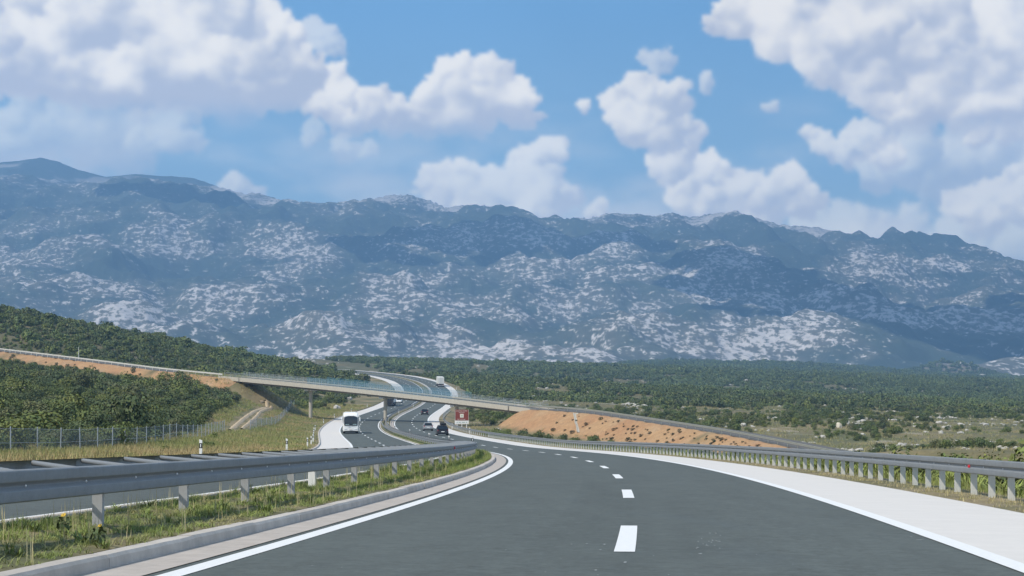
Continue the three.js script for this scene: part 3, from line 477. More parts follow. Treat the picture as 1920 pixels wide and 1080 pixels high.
// a folded steel post (C section)
function cPost(w, dpt, h) { return merge([rbox(w, h, 0.012, 0, h / 2, 0, 0.005, 1), box(0.012, h, dpt, -w / 2 + 0.006, h / 2, -dpt / 2), box(0.012, h, dpt, w / 2 - 0.006, h / 2, -dpt / 2)]); }
function postAt(g, d, off, h0, h1, mat, turn = 0, w = 0.10, dpt = 0.06) { const p = at(d, off, h0), m = part('post', cPost(w, dpt, h1 - h0), mat, g); m.position.copy(p); m.rotation.y = -heading(d) + turn; return m; }
{
  const g = thing('median_guardrail', 'double sided grey steel guardrail with diagonal struts on the grassy median', 'guardrail');
  const top = () => 0.876, topB = (d) => 0.862 + hOpp(d) * 0.25;
  beamAlong(g, -5.63, 1, top, 4, 160, 4, M.steel);
  beamAlong(g, -6.74, -1, topB, 4, 160, 4, M.steel, 'beam', false);
  for (let d = 5.3; d < 160; d += 4) postAt(g, d - 0.2, -5.72, 0.08, 0.80, M.post, 0, 0.115, 0.07);
  for (let d = 4.1; d < 156; d += 2) part('strut', bar(at(d, -5.66, 0.845), at(d + 1.9, -6.72, topB(d) - 0.03), 0.030, 8), M.steel, g);
  const rp = at(70.5, -5.545, 0.79); const q = part('reflector', rbox(0.075, 0.09, 0.02, 0, 0, 0, 0.01), M.red, g); q.position.copy(rp); q.rotation.y = -heading(70) + 0.25;
  const g2 = thing('median_guardrail', 'far stretch of median guardrail winding down to the bridge pier', 'guardrail');
  beamAlong(g2, -5.63, 1, top, 160, 760, 10, M.steel, 'beam', false);
  beamAlong(g2, -6.5, -1, () => 0.86, 160, 760, 10, M.steel, 'beam', false);
  for (let d = 161; d < 700; d += 5) postAt(g2, d, -5.72, 0.05, 0.80, M.post, 0, 0.115, 0.07);
}
{
  const g = thing('roadside_guardrail', 'grey steel guardrail on pale posts beyond the white hard shoulder', 'guardrail');
  const top = () => 0.75;
  beamAlong(g, 7.18, -1, top, 6, 300, 4, M.steel);
  for (let d = 7; d < 300; d += 1.95) postAt(g, d, 7.30, -0.45, 0.66, M.postPale, 0, 0.13, 0.06);
  const rp = at(41.5, 7.085, 0.595); const q = part('reflector', rbox(0.05, 0.06, 0.02, 0, 0, 0, 0.01), M.red, g); q.position.copy(rp); q.rotation.y = -heading(41) - 0.3;
  const g2 = thing('roadside_guardrail', 'far stretch of guardrail curving past the brown sign', 'guardrail');
  beamAlong(g2, 7.18, -1, top, 300, 560, 8, M.steel, 'beam', false);
  for (let d = 301; d < 560; d += 4) postAt(g2, d, 7.30, -0.4, 0.66, M.postPale, 0, 0.13, 0.06);
}

// ------------------------------------------------------------------ delineator posts
function delineator(name, label, group, h = 1.0, plain = false) {
  const t = thing(name, label, 'marker post', group);
  const s = new THREE.Shape(); s.moveTo(-0.06, 0); s.lineTo(0.06, 0); s.lineTo(0.06, h - 0.05); s.lineTo(-0.06, h); s.closePath();
  part('post', new THREE.ExtrudeGeometry(s, { depth: 0.07, bevelEnabled: true, bevelSize: 0.012, bevelThickness: 0.012, bevelSegments: 1 }).translate(0, 0, -0.035), M.white, t);
  if (plain) return t;
  part('band', rbox(0.152, 0.26, 0.102, 0, h - 0.30, 0, 0.01), M.black, t);
  part('reflector', rbox(0.05, 0.16, 0.012, 0, h - 0.30, 0.055, 0.005), M.lamp, t);
  return t;
}
function placePost(t, d, off, h) { const p = at(d, off); t.position.set(p.x, h === undefined ? groundY(p.x, -p.z) + 0.02 : p.y + h, p.z); t.rotation.y = -heading(d); }
{
  const near = ['black and white marker post in the dry grass, nearest the wire fence', 'black and white marker post where the oncoming hard shoulder begins to show'];
  [99, 151].forEach((d, i) => placePost(delineator('marker_post', near[i], 'marker posts of the oncoming verge'), d, -19.3));
  [200, 222, 246, 272, 300, 330, 362, 430, 480, 540, 600].forEach((d) => placePost(delineator('marker_post', 'small black and white marker post along the outer edge of the oncoming shoulder', 'marker posts of the oncoming verge'), d, -19.2));
  placePost(delineator('marker_post', 'short white marker post standing in the median grass below the guardrail', 'marker posts on the median', 0.48, true), 37.2, -6.0, medianH(-6.0, 37) - 0.02);
  [150, 196, 240, 290, 345, 410, 520, 600].forEach((d) => placePost(delineator('marker_post', 'small white marker post beside the far median guardrail', 'marker posts on the median', 1.15), d, d < 170 ? -5.25 : -5.2, medianH(-5.2, d) - 0.03));
  [330, 380, 700, 800].forEach((d) => placePost(delineator('marker_post', 'small marker post on the right edge of the far carriageway', 'marker posts of the right verge'), d, 6.75, 0));
}

// ------------------------------------------------------------------ bridge over the motorway
const BD = new THREE.Vector3(BRB.x - BRA.x, 0, -(BRB.d - BRA.d)); const BL = BD.length(); BD.normalize();
const BN = new THREE.Vector3(-BD.z, 0, BD.x);                       // pointing towards the camera
const bridgeY = (t) => lerp(BRA.y, BRB.y, t) + 0.55 * 4 * t * (1 - t) * 0.6;
const bp = (t, side = 0, h = 0) => new THREE.Vector3(BRA.x, 0, -BRA.d).addScaledVector(BD, t * BL).addScaledVector(BN, side).setY(bridgeY(t) + h);
if (BN.z < 0) BN.negate();
function along(path, prof, n) {                                     // sweeps [side, height] rings along path(t)
  const pos = [], uv = [], idx = [], m = prof.length;
  for (let r = 0; r <= n; r++) { let run = 0; prof.forEach(([s, h], k) => { const v = path(r / n, s, h); pos.push(v.x, v.y, v.z); if (k) run += Math.hypot(s - prof[k - 1][0], h - prof[k - 1][1]); uv.push(run, r / n * BL); }); if (r) for (let k = 0; k < m - 1; k++) { const a = (r - 1) * m + k, c = r * m + k; idx.push(a, a + 1, c, a + 1, c + 1, c); } }
  const g = new THREE.BufferGeometry(); g.setAttribute('position', new THREE.Float32BufferAttribute(pos, 3)); g.setAttribute('uv', new THREE.Float32BufferAttribute(uv, 2)); g.setIndex(idx); const q = g.toNonIndexed(); q.computeVertexNormals(); return q;
}
const ring = (s0, s1, h0, h1) => [[s0, h0], [s1, h0], [s1, h1], [s0, h1], [s0, h0]];
{
  const g = thing('road_bridge', 'slender concrete road bridge crossing the motorway with blue mesh screens', 'bridge');
  part('deck', along(bp, ring(-3.0, 3.0, -0.40, -0.02), 40), M.concreteDark, g);
  part('road_surface', along(bp, ring(-2.9, 2.9, -0.015, 0.0), 40), M.asphaltOld, g);
  // edge beams cast in lengths, with a joint near each end
  for (const side of [1, -1]) for (const [t0, t1] of [[-0.02, 0.055], [0.0575, 0.94], [0.9425, 1.02]]) part('edge_beam', along((t, s, h) => bp(t0 + (t1 - t0) * t, s, h), side > 0 ? ring(2.95, 3.4, -0.72, 0.22) : ring(-3.4, -2.95, -0.72, 0.22), 24), M.concrete, g);
  part('girder', along(bp, ring(-1.7, 1.7, -1.25, -0.42), 40), M.concreteDark, g);
  for (const [t, drop] of [[0.277, 0], [0.53, 0], [0.756, 0]]) {
    const p = bp(t), base = groundY(p.x, -p.z) - 0.8, top = p.y - 1.62;
    const c = part('pier', merge([cyl(0.42, top - base, 0, 0, 0, 0.42, 20)]), M.concrete, g); c.position.set(p.x, (top + base) / 2, p.z);
    const cap = part('pier_cap', rbox(3.2, 0.38, 1.1, 0, 0, 0, 0.04), M.white, c); cap.position.set(0, (top - base) / 2 + 0.18, 0); cap.rotation.y = Math.atan2(BN.x, BN.z) + Math.PI / 2;
  }
  // railings: posts and three rails on each side
  for (const side of [3.18, -3.18]) {
    const n = 46;
    for (let k = 0; k <= n; k++) { const t = k / n, p = bp(t, side, 0.2), m = part('railing_post', box(0.05, 1.0, 0.05, 0, 0.5, 0), M.wire, g); m.position.copy(p); }
    for (const h of [0.55, 0.88, 1.2]) part('rail', along((t, s, q) => bp(t, s, q), ring(side - 0.025, side + 0.025, h - 0.02, h + 0.02), 40), M.wire, g);
  }
  const net = std(0.06, 0.22, 0.32, 0.8, { transparent: true, opacity: 0.30 }), netGrey = std(0.20, 0.25, 0.24, 0.8, { transparent: true, opacity: 0.20 });
  for (let k = 0; k < 44; k++) { const t0 = 0.02 + k * 0.0215, t1 = t0 + 0.0212; if (t1 > 0.97) break; const blue = t0 > 0.29 && t0 < 0.76; for (const side of [3.26, -3.26]) { const m = part('screen_panel', along((t, s, h) => bp(t0 + (t1 - t0) * t, s, h), [[side, 0.24], [side, blue ? 1.75 : 1.15]], 2), blue ? net : netGrey, g); if (blue) part('screen_post', bar(bp(t0, side + 0.03 * Math.sign(side), 0.2), bp(t0, side + 0.03 * Math.sign(side), 1.77), 0.022, 5), M.wire, m); } }
  // abutments with bearing shelf and a paved slope
  for (const [t, dir] of [[1, 1], [0, -1]]) {
    const p = bp(t), rot = Math.atan2(-BD.z, BD.x);
    const a = part('abutment', merge([rbox(1.4, 2.2, 6.4, 0, 0, 0, 0.05), rbox(3.0, 1.0, 0.4, dir * 1.4, 0.45, 3.2, 0.04), rbox(3.0, 1.0, 0.4, dir * 1.4, 0.45, -3.2, 0.04)]), M.concrete, g); a.position.set(p.x, p.y - 1.75, p.z); a.rotation.y = rot;
    const sh = part('bearing_shelf', rbox(1.5, 0.5, 7.4, -dir * 0.7, 0, 0, 0.04), M.white, a); sh.position.set(0, -0.45, 0);
  }
  const pl = new THREE.Shape(); pl.moveTo(0, 0); pl.lineTo(-7.6, -4.3); pl.lineTo(-7.6, -4.6); pl.lineTo(0.4, -0.25); pl.closePath();
  const sl = part('slope_paving', new THREE.ExtrudeGeometry(pl, { depth: 6.6, bevelEnabled: false }).translate(0, 0, -3.3), M.concrete, g); { const p = bp(0.985); sl.position.set(p.x, p.y - 1.75, p.z); sl.rotation.y = Math.atan2(-BD.z, BD.x); }
}
M.railDim = std(0.24, 0.25, 0.22, 0.7);
// side road on its banks, with its own guardrails
function pathAt(path) { const len = [0]; for (let i = 1; i < path.length; i++) len.push(len[i - 1] + Math.hypot(path[i][0] - path[i - 1][0], path[i][1] - path[i - 1][1])); const L = len[len.length - 1];
  const cat = new THREE.CatmullRomCurve3(path.map(([x, d, y]) => new THREE.Vector3(x, y, -d)), false, 'centripetal');
  return { L, f: (t, s, h) => { const p = cat.getPointAt(clamp(t)), v = cat.getTangentAt(clamp(t)); const n = new THREE.Vector3(-v.z, 0, v.x).normalize(); return new THREE.Vector3(p.x + n.x * s, p.y + h, p.z + n.z * s); } }; }
for (const [path, label, railLabel] of [[rightPath, 'side road running down from the bridge over the red bank', 'pale guardrail of the side road above the red bank'], [leftPath, 'side road climbing left from the bridge through the scrub', 'pale guardrail of the side road left of the bridge']]) {
  const { L, f } = pathAt(path), n = Math.round(L / 3);
  structure('side_road', along(f, [[-3.1, -0.10], [-3.0, 0.03], [0, 0.06], [3.0, 0.03], [3.1, -0.10]], n), M.asphaltOld, label, 'road');
  const left = path === leftPath;
  for (const s of [-3.2, 3.2]) {
    const nearSide = f(0.5, s, 0).z > f(0.5, -s, 0).z; if (!nearSide) continue;
    const g = thing('side_road_guardrail', railLabel, 'guardrail');
    for (let k = 0, N = Math.ceil(L / 8); k < N; k++) part('beam', along((t, a, h) => f((k + t) / N, a, h), [[s, 0.86], [s + 0.05 * Math.sign(s), 0.80], [s + 0.02 * Math.sign(s), 0.68], [s + 0.05 * Math.sign(s), 0.56], [s, 0.50]], 3), left ? M.postPale : M.railDim, g);
    for (let k = 0, N = Math.ceil(L / 4); k < N; k++) { const p = f((k + 0.5) / N, s, -0.4), m = part('post', box(0.10, 1.25, 0.06, 0, 0.62, 0), left ? M.postPale : M.railDim, g); m.position.copy(p); }
  }
}
{ // concrete drain down the red bank
  const g = thing('drain_channel', 'narrow concrete drain channel running down the red earth bank', 'drain');
  const n = 9; for (let k = 0; k < n; k++) { const q = (t) => hit(1079 + 8 * t, 779 + 36 * t, 300, 460); const p0 = q(k / n), p1 = q((k + 0.97) / n);
    const mid = p0.clone().add(p1).multiplyScalar(0.5), L = p0.distanceTo(p1), m = part('channel_slab', merge([rbox(0.16, 0.16, L, -0.42, 0.06, 0, 0.02), rbox(0.16, 0.16, L, 0.42, 0.06, 0, 0.02), rbox(0.9, 0.07, L, 0, -0.02, 0, 0.02)]), M.concrete, g); m.position.copy(mid); m.lookAt(p1); }
}

// ------------------------------------------------------------------ brown information sign
{
  const g = thing('information_sign', 'brown information sign on white posts behind the right guardrail', 'sign');
  const p = at(385, 8.9); const y0 = groundY(p.x, -p.z); g.position.set(p.x, y0, p.z); g.rotation.y = 0.05;
  const H0 = 1.05;
  for (const x of [-0.92, 0.0, 0.92]) { const q = part('post', rbox(0.14, 1.6, 0.10, x, 0.6, -0.09, 0.02), M.white, g); }
  const lower = part('lower_panel', rbox(2.72, 0.66, 0.05, 0, H0 + 0.33, 0, 0.03), M.white, g);
  const grey = std(0.42, 0.50, 0.47, 0.7);
  for (const [x0, x1] of [[-1.05, -0.72], [-0.62, -0.22], [0.0, 0.62], [0.80, 1.02]]) part('lettering', box(x1 - x0, 0.17, 0.006, (x0 + x1) / 2, H0 + 0.34, 0.03), grey, lower);
  const panel = part('panel', rbox(2.62, 2.10, 0.05, 0, H0 + 0.70 + 1.05, 0, 0.05), M.brown, g);
  const pale = std(0.70, 0.60, 0.57, 0.6);
  for (const x of [-1.30, 1.30]) part('frame', rbox(0.07, 2.2, 0.07, x, H0 + 0.70 + 1.05, 0.012, 0.01), std(0.50, 0.44, 0.40, 0.6), panel);
  const words = (y, x0, x1, h, seed) => { const r = rng(seed); let x = x0; while (x < x1 - 0.05) { const w = 0.07 + 0.05 * r(); part('lettering', merge([box(w * 0.35, h, 0.006, x + w * 0.2, y, 0.03), box(w, h * 0.28, 0.006, x + w * 0.5, y + (r() - 0.5) * h * 0.6, 0.031)]), pale, panel); x += w + 0.035 + (r() > 0.88 ? 0.09 : 0); } };
  words(H0 + 0.70 + 1.86, -1.12, 1.12, 0.17, 3); words(H0 + 0.70 + 1.58, -0.58, 0.56, 0.17, 8); words(H0 + 0.70 + 0.22, -0.84, 0.76, 0.19, 5);
  const em = part('emblem', rbox(0.70, 0.72, 0.012, 0, H0 + 0.70 + 0.92, 0.03, 0.004), std(0.80, 0.75, 0.66, 0.6), panel);
  part('emblem_centre', box(0.36, 0.38, 0.006, 0, H0 + 0.70 + 0.92, 0.041), std(0.50, 0.56, 0.44, 0.6), em);
}

// ------------------------------------------------------------------ vehicles
function wheel(parent, x, y, z, r, w) { const t = part('wheel', new THREE.CylinderGeometry(r, r, w, 20).rotateZ(Math.PI / 2), M.tyre, parent); t.position.set(x, y, z); part('rim', new THREE.CylinderGeometry(r * 0.62, r * 0.62, w + 0.02, 14).rotateZ(Math.PI / 2), M.rim, t); return t; }
const half = (w, b, t, k = 1) => [[w * 0.88, b], [w * 0.985, b + 0.10 * k], [w, lerp(b, t, 0.45)], [w * 0.985, lerp(b, t, 0.72)], [w * 0.93, t - 0.05 * k], [w * 0.80, t]];
function car(name, label, paint, { len = 4.3, wid = 1.78, hgt = 1.48, estate = false, box: roofBox = false } = {}) {
  const t = thing(name, label, 'car'), s = len / 4.3, w = wid / 2;
  const body = part('body', loft([[-2.15, 0.80, 0.34, 0.60], [-2.06, 0.92, 0.24, 0.70], [-1.75, 0.98, 0.20, 0.78], [-1.0, 1, 0.20, 0.93], [0, 1, 0.20, 0.95], [1.3, 1, 0.20, 0.99], [1.9, 0.98, 0.22, 0.99], [2.08, 0.94, 0.26, 0.92], [2.15, 0.86, 0.34, 0.80]].map(([z, k, b, tp]) => ({ z: z * s, p: half(w * k, b, tp) }))), paint, t);
  const rear = estate ? 1.95 : 1.75;
  const cab = (z, top, k, m = 0) => ({ z: z * s, p: [[w * 0.93 * k + m, 0.92], [w * 0.90 * k + m, 1.0], [lerp(w * 0.90, w * 0.70, clamp((top - 1.0) / (hgt - 1.0))) * k + m, top - 0.04], [w * 0.62 * k, top]] });
  part('cabin_glass', loft([cab(-1.15, 1.0, 0.94), cab(-0.75, lerp(1, hgt, 0.55), 0.98), cab(-0.30, hgt - 0.04, 1), cab(0.6, hgt - 0.01, 1), cab(rear - 0.45, hgt - 0.03, 1), cab(rear, lerp(1, hgt, estate ? 0.75 : 0.55), 0.98), cab(rear + 0.25, 1.0, 0.95)]), M.glass, t);
  part('roof', loft([[-0.36, hgt - 0.05], [0.1, hgt + 0.005], [0.8, hgt + 0.01], [rear - 0.4, hgt - 0.005], [rear - 0.20, hgt - 0.045]].map(([z, y]) => ({ z: z * s, p: [[w * 0.72, y - 0.045], [w * 0.70, y - 0.01], [w * 0.58, y + 0.012], [w * 0.3, y + 0.018]] }))), paint, t);
  for (const sx of [-1, 1]) {
    for (const [z0, y0, z1, y1] of [[-1.15, 0.98, -0.34, hgt - 0.04], [0.35, 0.97, 0.35, hgt - 0.02], [rear + 0.22, 0.98, rear - 0.30, hgt - 0.04]]) part('pillar', bar(new THREE.Vector3(sx * w * 0.92, y0, z0 * s), new THREE.Vector3(sx * w * 0.71, y1, z1 * s), 0.045, 6), paint, t);
    part('tail_light', rbox(0.22, 0.24, 0.10, sx * w * 0.80, 0.82, 2.08 * s, 0.03), M.tail, t);
    part('headlight', rbox(0.34, 0.15, 0.16, sx * w * 0.70, 0.66, -2.03 * s, 0.05), M.lamp, t);
    part('mirror', rbox(0.18, 0.14, 0.10, sx * (w + 0.09), 1.0, -0.75 * s, 0.04), paint, t);
    for (const z of [-1.32, 1.30]) wheel(t, sx * (w - 0.10), 0.32, z * s, 0.32, 0.21);
  }
  part('bumper', rbox(wid * 0.92, 0.16, 0.14, 0, 0.36, 2.12 * s, 0.05), M.black, t);
  part('number_plate', rbox(0.52, 0.12, 0.015, 0, 0.60, 2.16 * s, 0.005), M.whitePaint, t);
  if (roofBox) { part('roof_box', rbox(0.95, 0.34, 1.7, 0.12, hgt + 0.26, 0.35, 0.12, 4), M.black, t); for (const z of [0.0, 0.8]) part('roof_bar', rbox(wid * 0.75, 0.05, 0.06, 0, hgt + 0.06, z, 0.02), M.black, t); }
  return t;
}
onRoad(car('car', 'dark car with a black roof box, nearest of the cars going away from us', M.carDark, { len: 4.5, wid: 1.85, hgt: 1.56, estate: true, box: true }), 315, 1.15);
onRoad(car('car', 'silver grey hatchback just ahead of the dark car with the roof box', M.carSilver, { len: 4.1, wid: 1.74, hgt: 1.52 }), 360, 1.25);
onRoad(car('car', 'small dark car driving away between the silver car and the bridge', M.carDark, { len: 4.2, wid: 1.78, hgt: 1.48 }), 513, 1.9);
onRoad(car('car', 'white car on the oncoming carriageway under the bridge behind the lorry', M.whitePaint, { len: 4.6, wid: 1.85, hgt: 1.5 }), 652, -12.3, true);
{ // coach
  const t = thing('coach', 'white coach coming towards us on the oncoming carriageway', 'bus'), W = 1.27, Hh = 3.55, Lb = 12;
  const sec = (z, k, b, tp, tk = 0.86) => ({ z, p: [[W * k * 0.95, b], [W * k, b + 0.15], [W * k, 1.35], [W * k * 0.985, tp - 0.55], [W * k * 0.95, tp - 0.18], [W * k * tk, tp - 0.04], [W * k * 0.55, tp]] });
  part('body', loft([sec(-Lb / 2, 0.93, 0.42, 3.02), sec(-Lb / 2 + 0.10, 0.97, 0.36, 3.22), sec(-Lb / 2 + 0.45, 1, 0.34, 3.48), sec(-Lb / 2 + 1.2, 1, 0.34, Hh), sec(3, 1, 0.34, Hh), sec(5.6, 1, 0.34, Hh), sec(6.0, 0.96, 0.4, 3.4)]), M.whitePaint, t);
  const wsPts = [[1.10, 1.36, -6.035], [1.15, 2.1, -6.03], [1.14, 2.72, -6.005], [1.08, 2.98, -5.96]];
  { const pos = [], idx = []; wsPts.forEach(([x, y, z], r) => { for (let k = 0; k <= 6; k++) { const q = -1 + k / 3; pos.push(x * q, y, z - 0.05 * (1 - q * q) + 0.0); if (r && k) { const b = r * 7 + k; idx.push(b - 8, b - 1, b - 7, b - 7, b - 1, b); } } }); const g = new THREE.BufferGeometry(); g.setAttribute('position', new THREE.Float32BufferAttribute(pos, 3)); g.setIndex(idx); g.computeVertexNormals(); const ws = part('windscreen', g, M.glass, t);
    for (const sx of [-0.55, 0.5]) part('wiper', bar(new THREE.Vector3(sx, 1.45, -6.11), new THREE.Vector3(sx + 0.35, 2.0, -6.11), 0.02, 5), M.black, ws);
    for (const sx of [-0.62, 0.62]) part('dashboard', rbox(0.62, 0.14, 0.03, sx, 1.55, -6.105, 0.02), std(0.30, 0.42, 0.44, 0.6), ws); }
  part('roof_fairing', rbox(2.0, 0.16, 3.2, 0, Hh + 0.02, -3.6, 0.07, 3), M.whitePaint, t);
  for (const sx of [-1, 1]) {
    for (let k = 0; k < 6; k++) part('side_window', rbox(0.02, 1.05, 1.62, sx * 1.262, 2.28, -4.2 + k * 1.7, 0.01), M.glass, t);
    part('headlight', rbox(0.42, 0.20, 0.10, sx * 0.88, 0.82, -6.0, 0.06), M.lamp, t);
    part('mirror', merge([bar(new THREE.Vector3(sx * 1.15, 3.0, -5.9), new THREE.Vector3(sx * 1.47, 2.75, -6.15), 0.035, 6), rbox(0.20, 0.62, 0.16, sx * 1.50, 2.40, -6.15, 0.06, 3)]), M.whitePaint, t);
    for (const z of [-3.4, 2.6, 3.9]) wheel(t, sx * 1.08, 0.5, z, 0.5, 0.32);
  }
  part('bumper', rbox(2.36, 0.22, 0.16, 0, 0.38, -5.98, 0.06), M.black, t);
  part('number_plate', rbox(0.52, 0.12, 0.02, 0, 0.66, -6.06, 0.005), std(0.6, 0.55, 0.5, 0.5), t);
  part('emblem', new THREE.CylinderGeometry(0.14, 0.14, 0.02, 16).rotateX(Math.PI / 2).translate(0.28, 1.16, -6.05), M.bolt, t);
  onRoad(t, 340, -13.0, true);
}
function lorry(name, label, cabMat, trailerMat, trailerH = 3.95) {
  const t = thing(name, label, 'lorry');
  const cab = part('cab', loft([[-8.2, 0.92, 0.5, 2.7], [-8.05, 0.98, 0.45, 3.1], [-7.4, 1, 0.45, 3.55], [-6.1, 1, 0.45, 3.65]].map(([z, k, b, tp]) => ({ z, p: half(1.22 * k, b, tp, 1.5) }))), cabMat, t);
  part('windscreen', rbox(2.1, 0.95, 0.04, 0, 2.25, -8.19, 0.1), M.glass, cab); part('grille', rbox(1.5, 0.9, 0.04, 0, 1.15, -8.21, 0.05), M.black, cab);
  for (const sx of [-1, 1]) { part('mirror', rbox(0.18, 0.7, 0.2, sx * 1.42, 2.3, -7.9, 0.05), M.black, cab); part('headlight', rbox(0.36, 0.2, 0.08, sx * 0.9, 0.85, -8.16, 0.04), M.lamp, cab); }
  const tr = part('trailer_box', rbox(2.55, trailerH - 1.15, 13.2, 0, 1.15 + (trailerH - 1.15) / 2, 1.4, 0.05), trailerMat, t);
  for (const sx of [-0.62, 0.62]) { part('rear_door', rbox(1.20, trailerH - 1.35, 0.04, sx, 1.15 + (trailerH - 1.15) / 2, 8.02, 0.02), trailerMat, tr); part('door_bar', cyl(0.025, trailerH - 1.5, sx * 0.5, 1.15 + (trailerH - 1.15) / 2, 8.06, 0.025, 6), M.rim, tr); }
  part('chassis', rbox(1.0, 0.25, 15.5, 0, 0.95, -0.2, 0.03), M.black, t);
  const bump = part('rear_bumper', rbox(2.4, 0.14, 0.12, 0, 0.58, 7.9, 0.03), M.whitePaint, t);
  part('mud_flap', rbox(2.45, 0.32, 0.05, 0, 0.82, 7.6, 0.02), M.black, t);
  for (const sx of [-1, 1]) { part('tail_light', rbox(0.4, 0.14, 0.05, sx * 0.95, 0.74, 7.93, 0.02), M.tail, t); for (const z of [-7.2, -3.6, 4.2, 5.5, 6.8]) wheel(t, sx * 1.06, 0.5, z, 0.5, 0.36); part('side_skirt', rbox(0.04, 0.5, 5.2, sx * 1.22, 0.85, 0.4, 0.02), M.black, t); }
  return t;
}
onRoad(lorry('lorry', 'white box lorry driving away on the far bend beyond the bridge', M.whitePaint, M.tarp), 842, 1.95);
onRoad(lorry('lorry', 'oncoming lorry with dark cab and white trailer under the bridge', std(0.05, 0.05, 0.055, 0.5), M.whitePaint, 3.8), 618, -13.2, true);

// ------------------------------------------------------------------ where a line of sight from the survey meets the ground

// ------------------------------------------------------------------ shrubs
function leafCloud(seed, n, leaf, lobes = 7, tall = 1.25) {
  const r = rng(seed), L = [], pos = [], nor = [], col = [], idx = [];
  for (let i = 0; i < lobes; i++) { const a = r() * 6.283, q = Math.sqrt(r()) * 0.62; L.push([Math.cos(a) * q, tall * (0.34 + 0.42 * r()) * (1 - q * 0.45), Math.sin(a) * q, 0.34 + 0.26 * r()]); }
  L.push([0, tall * 0.42, 0, 0.6]);
  const A = new THREE.Vector3(), B = new THREE.Vector3(), N = new THREE.Vector3();
  for (let i = 0; i < n; i++) {
    const [cx, cy, cz, R] = L[Math.floor(r() * L.length)];
    N.set(r() - 0.5, r() * 1.05 - 0.42, r() - 0.5).normalize();
    const q = R * (0.80 + 0.30 * r() + 0.10 * n2(N.x * 3 + i % 7, N.y * 3)), x = cx + N.x * q, y = Math.max(0.02, cy + N.y * q), z = cz + N.z * q, s = leaf * (0.6 + 0.8 * r());
    N.x += (r() - 0.5) * 1.3; N.y += (r() - 0.3) * 1.2; N.z += (r() - 0.5) * 1.3; N.normalize();
    A.set(r() - 0.5, r() - 0.5, r() - 0.5).cross(N).normalize(); B.crossVectors(N, A);
    const b = pos.length / 3, c = 0.72 + 0.56 * r(), w = (r() - 0.5) * 0.22;
    for (const [a, e] of [[-1, 0], [0, -0.6], [1, 0], [0, 0.6]]) { pos.push(x + (A.x * a + B.x * e) * s, y + (A.y * a + B.y * e) * s, z + (A.z * a + B.z * e) * s); nor.push(N.x, N.y, N.z); col.push(c * (1 + w), c, c * (1 - w)); }
    idx.push(b, b + 1, b + 2, b, b + 2, b + 3);
  }
  const g = new THREE.BufferGeometry(); g.setAttribute('position', new THREE.Float32BufferAttribute(pos, 3)); g.setAttribute('normal', new THREE.Float32BufferAttribute(nor, 3)); g.setAttribute('color', new THREE.Float32BufferAttribute(col, 3)); g.setIndex(idx); return g;
}
const leafMat = (r, g, b) => std(r, g, b, 0.75, { vertexColors: true });
const GREENS = [[0.086, 0.116, 0.030], [0.108, 0.138, 0.032], [0.074, 0.102, 0.034], [0.112, 0.124, 0.048], [0.126, 0.148, 0.032]];
const leafMats = GREENS.map((c) => leafMat(...c)), limeMats = [[0.16, 0.19, 0.045], [0.12, 0.155, 0.04]].map((c) => leafMat(...c));
const bigBush = [11, 12, 13, 14, 15].map((s, i) => leafCloud(s, 1500, 0.064, 9, [1.25, 1.5, 1.1, 1.35, 1.7][i]));
const limeBush = [51, 52, 53, 54, 55].map((s, i) => leafCloud(s, 1900, 0.042, 10, [1.1, 1.3, 1.0, 1.2, 1.4][i]));
const midBush = [21, 22, 23, 24].map((s, i) => leafCloud(s, 620, 0.10, 8, [1.2, 1.4, 1.1, 1.55][i]));
const farBush = [31, 32, 33, 34].map((s, i) => leafCloud(s, 220, 0.165, 7, [1.1, 1.25, 1.0, 1.4][i]));
const stemGeo = (() => { const r = rng(4), l = []; for (let i = 0; i < 5; i++) { const a = i * 1.3 + r(), q = 0.25 + 0.25 * r(); l.push(bar(new THREE.Vector3(0, -0.12, 0), new THREE.Vector3(Math.cos(a) * q, 0.55 + 0.2 * r(), Math.sin(a) * q), 0.03, 5)); } return merge(l); })();

